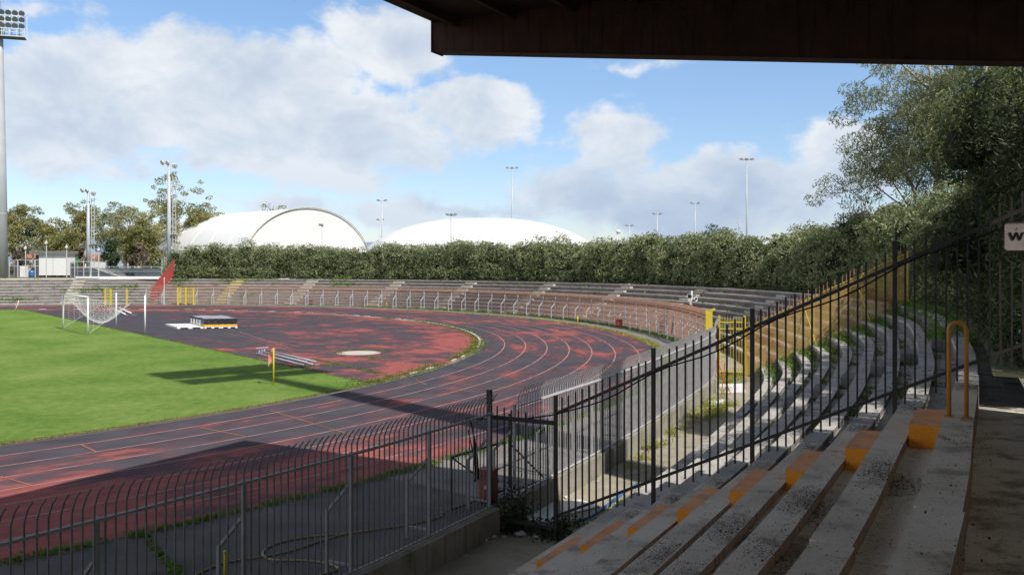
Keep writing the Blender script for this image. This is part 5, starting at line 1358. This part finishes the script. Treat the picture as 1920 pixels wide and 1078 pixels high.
for c_ in CL:
    v_ = cloud(*c_); cov = v_ if cov is None else val(nt, 'MAXIMUM', cov, v_)
front = smooth(nt, Y_, .2, .45)
gen = val(nt, 'SUBTRACT', noise(nt, stretch(nt, vec, 1, 1.6, 1), 2.2, 5, .55), .42)       # cloud field for the rest of the sky
infr = val(nt, 'MULTIPLY', front, val(nt, 'SUBTRACT', 1.0, smooth(nt, el, .34, .5)))
infr = val(nt, 'MULTIPLY', infr, val(nt, 'SUBTRACT', 1.0, smooth(nt, val(nt, 'ABSOLUTE', az), .62, .8)))
covm = val(nt, 'ADD', val(nt, 'MULTIPLY', val(nt, 'MAXIMUM', cov, -.8), infr), val(nt, 'MULTIPLY', val(nt, 'MULTIPLY', gen, 2.2), val(nt, 'SUBTRACT', 1.0, infr)))
dens = smooth(nt, val(nt, 'ADD', covm, val(nt, 'MULTIPLY', val(nt, 'SUBTRACT', f1, .52), 2.0)), -.06, .25)
dens = val(nt, 'MULTIPLY', dens, .92)
shade = val(nt, 'ADD', val(nt, 'ADD', val(nt, 'MULTIPLY', f2, .75), val(nt, 'MULTIPLY', f3, .55)), val(nt, 'MULTIPLY', val(nt, 'MINIMUM', val(nt, 'MAXIMUM', covm, 0.0), .8), -.22))
ccol = ramp(nt, shade, [(.32, (.52, .60, .73)), (.46, (.62, .69, .79)), (.57, (.74, .79, .85)), (.68, (.88, .90, .92))])
ccol = mix(nt, 1.0, ccol, ramp(nt, el, [(.02, (.72, .80, .92)), (.17, (1, 1, 1))]), 'MULTIPLY')   # hazier low down
bg2 = nt.nodes.new('ShaderNodeBackground'); nt.links.new(ccol, bg2.inputs[0])
side = val(nt, 'MULTIPLY', smooth(nt, val(nt, 'MULTIPLY', az, -1.0), .6, .9), val(nt, 'SUBTRACT', 1.0, smooth(nt, el, .45, .75)))   # out-of-view clouds at the left, brightened to light the shaded stand
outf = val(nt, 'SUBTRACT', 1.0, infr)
nt.links.new(val(nt, 'ADD', 1.02, val(nt, 'SUBTRACT', val(nt, 'MULTIPLY', side, 1.4), val(nt, 'MULTIPLY', outf, .62))), bg2.inputs[1])  # out-of-view clouds: left ones boosted, the rest dimmed for darker shadows
nt.links.new(mix(nt, 1.0, SKYC, ramp(nt, el, [(.0, (.64, .67, .82)), (.10, (.79, .83, .95)), (.26, (.93, 1.0, 1.08))]), 'MULTIPLY'), bg1.inputs[0])
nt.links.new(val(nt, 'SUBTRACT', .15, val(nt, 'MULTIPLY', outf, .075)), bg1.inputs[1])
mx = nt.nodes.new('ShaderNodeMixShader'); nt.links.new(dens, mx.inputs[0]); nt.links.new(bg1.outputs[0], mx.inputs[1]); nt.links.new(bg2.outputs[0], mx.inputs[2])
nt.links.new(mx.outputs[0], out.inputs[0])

# ------------------------------------------------------------------ camera
cam = bpy.data.cameras.new('camera'); co = bpy.data.objects.new('camera', cam); COL.objects.link(co)
co.location = (0, 0, EYE); co.rotation_euler = (rad(90), 0, 0); cam.sensor_width = 36; cam.lens = FOC / 1920 * 36; cam.shift_y = (HZ - 539) / 1920
cam.clip_start = .05; cam.clip_end = 12000
scene.camera = co
scene.view_settings.view_transform = 'Standard'; scene.view_settings.look = 'None'; scene.view_settings.exposure = 0
scene.cycles.max_bounces = 6; scene.cycles.transparent_max_bounces = 8
scene.cycles.use_denoising = True
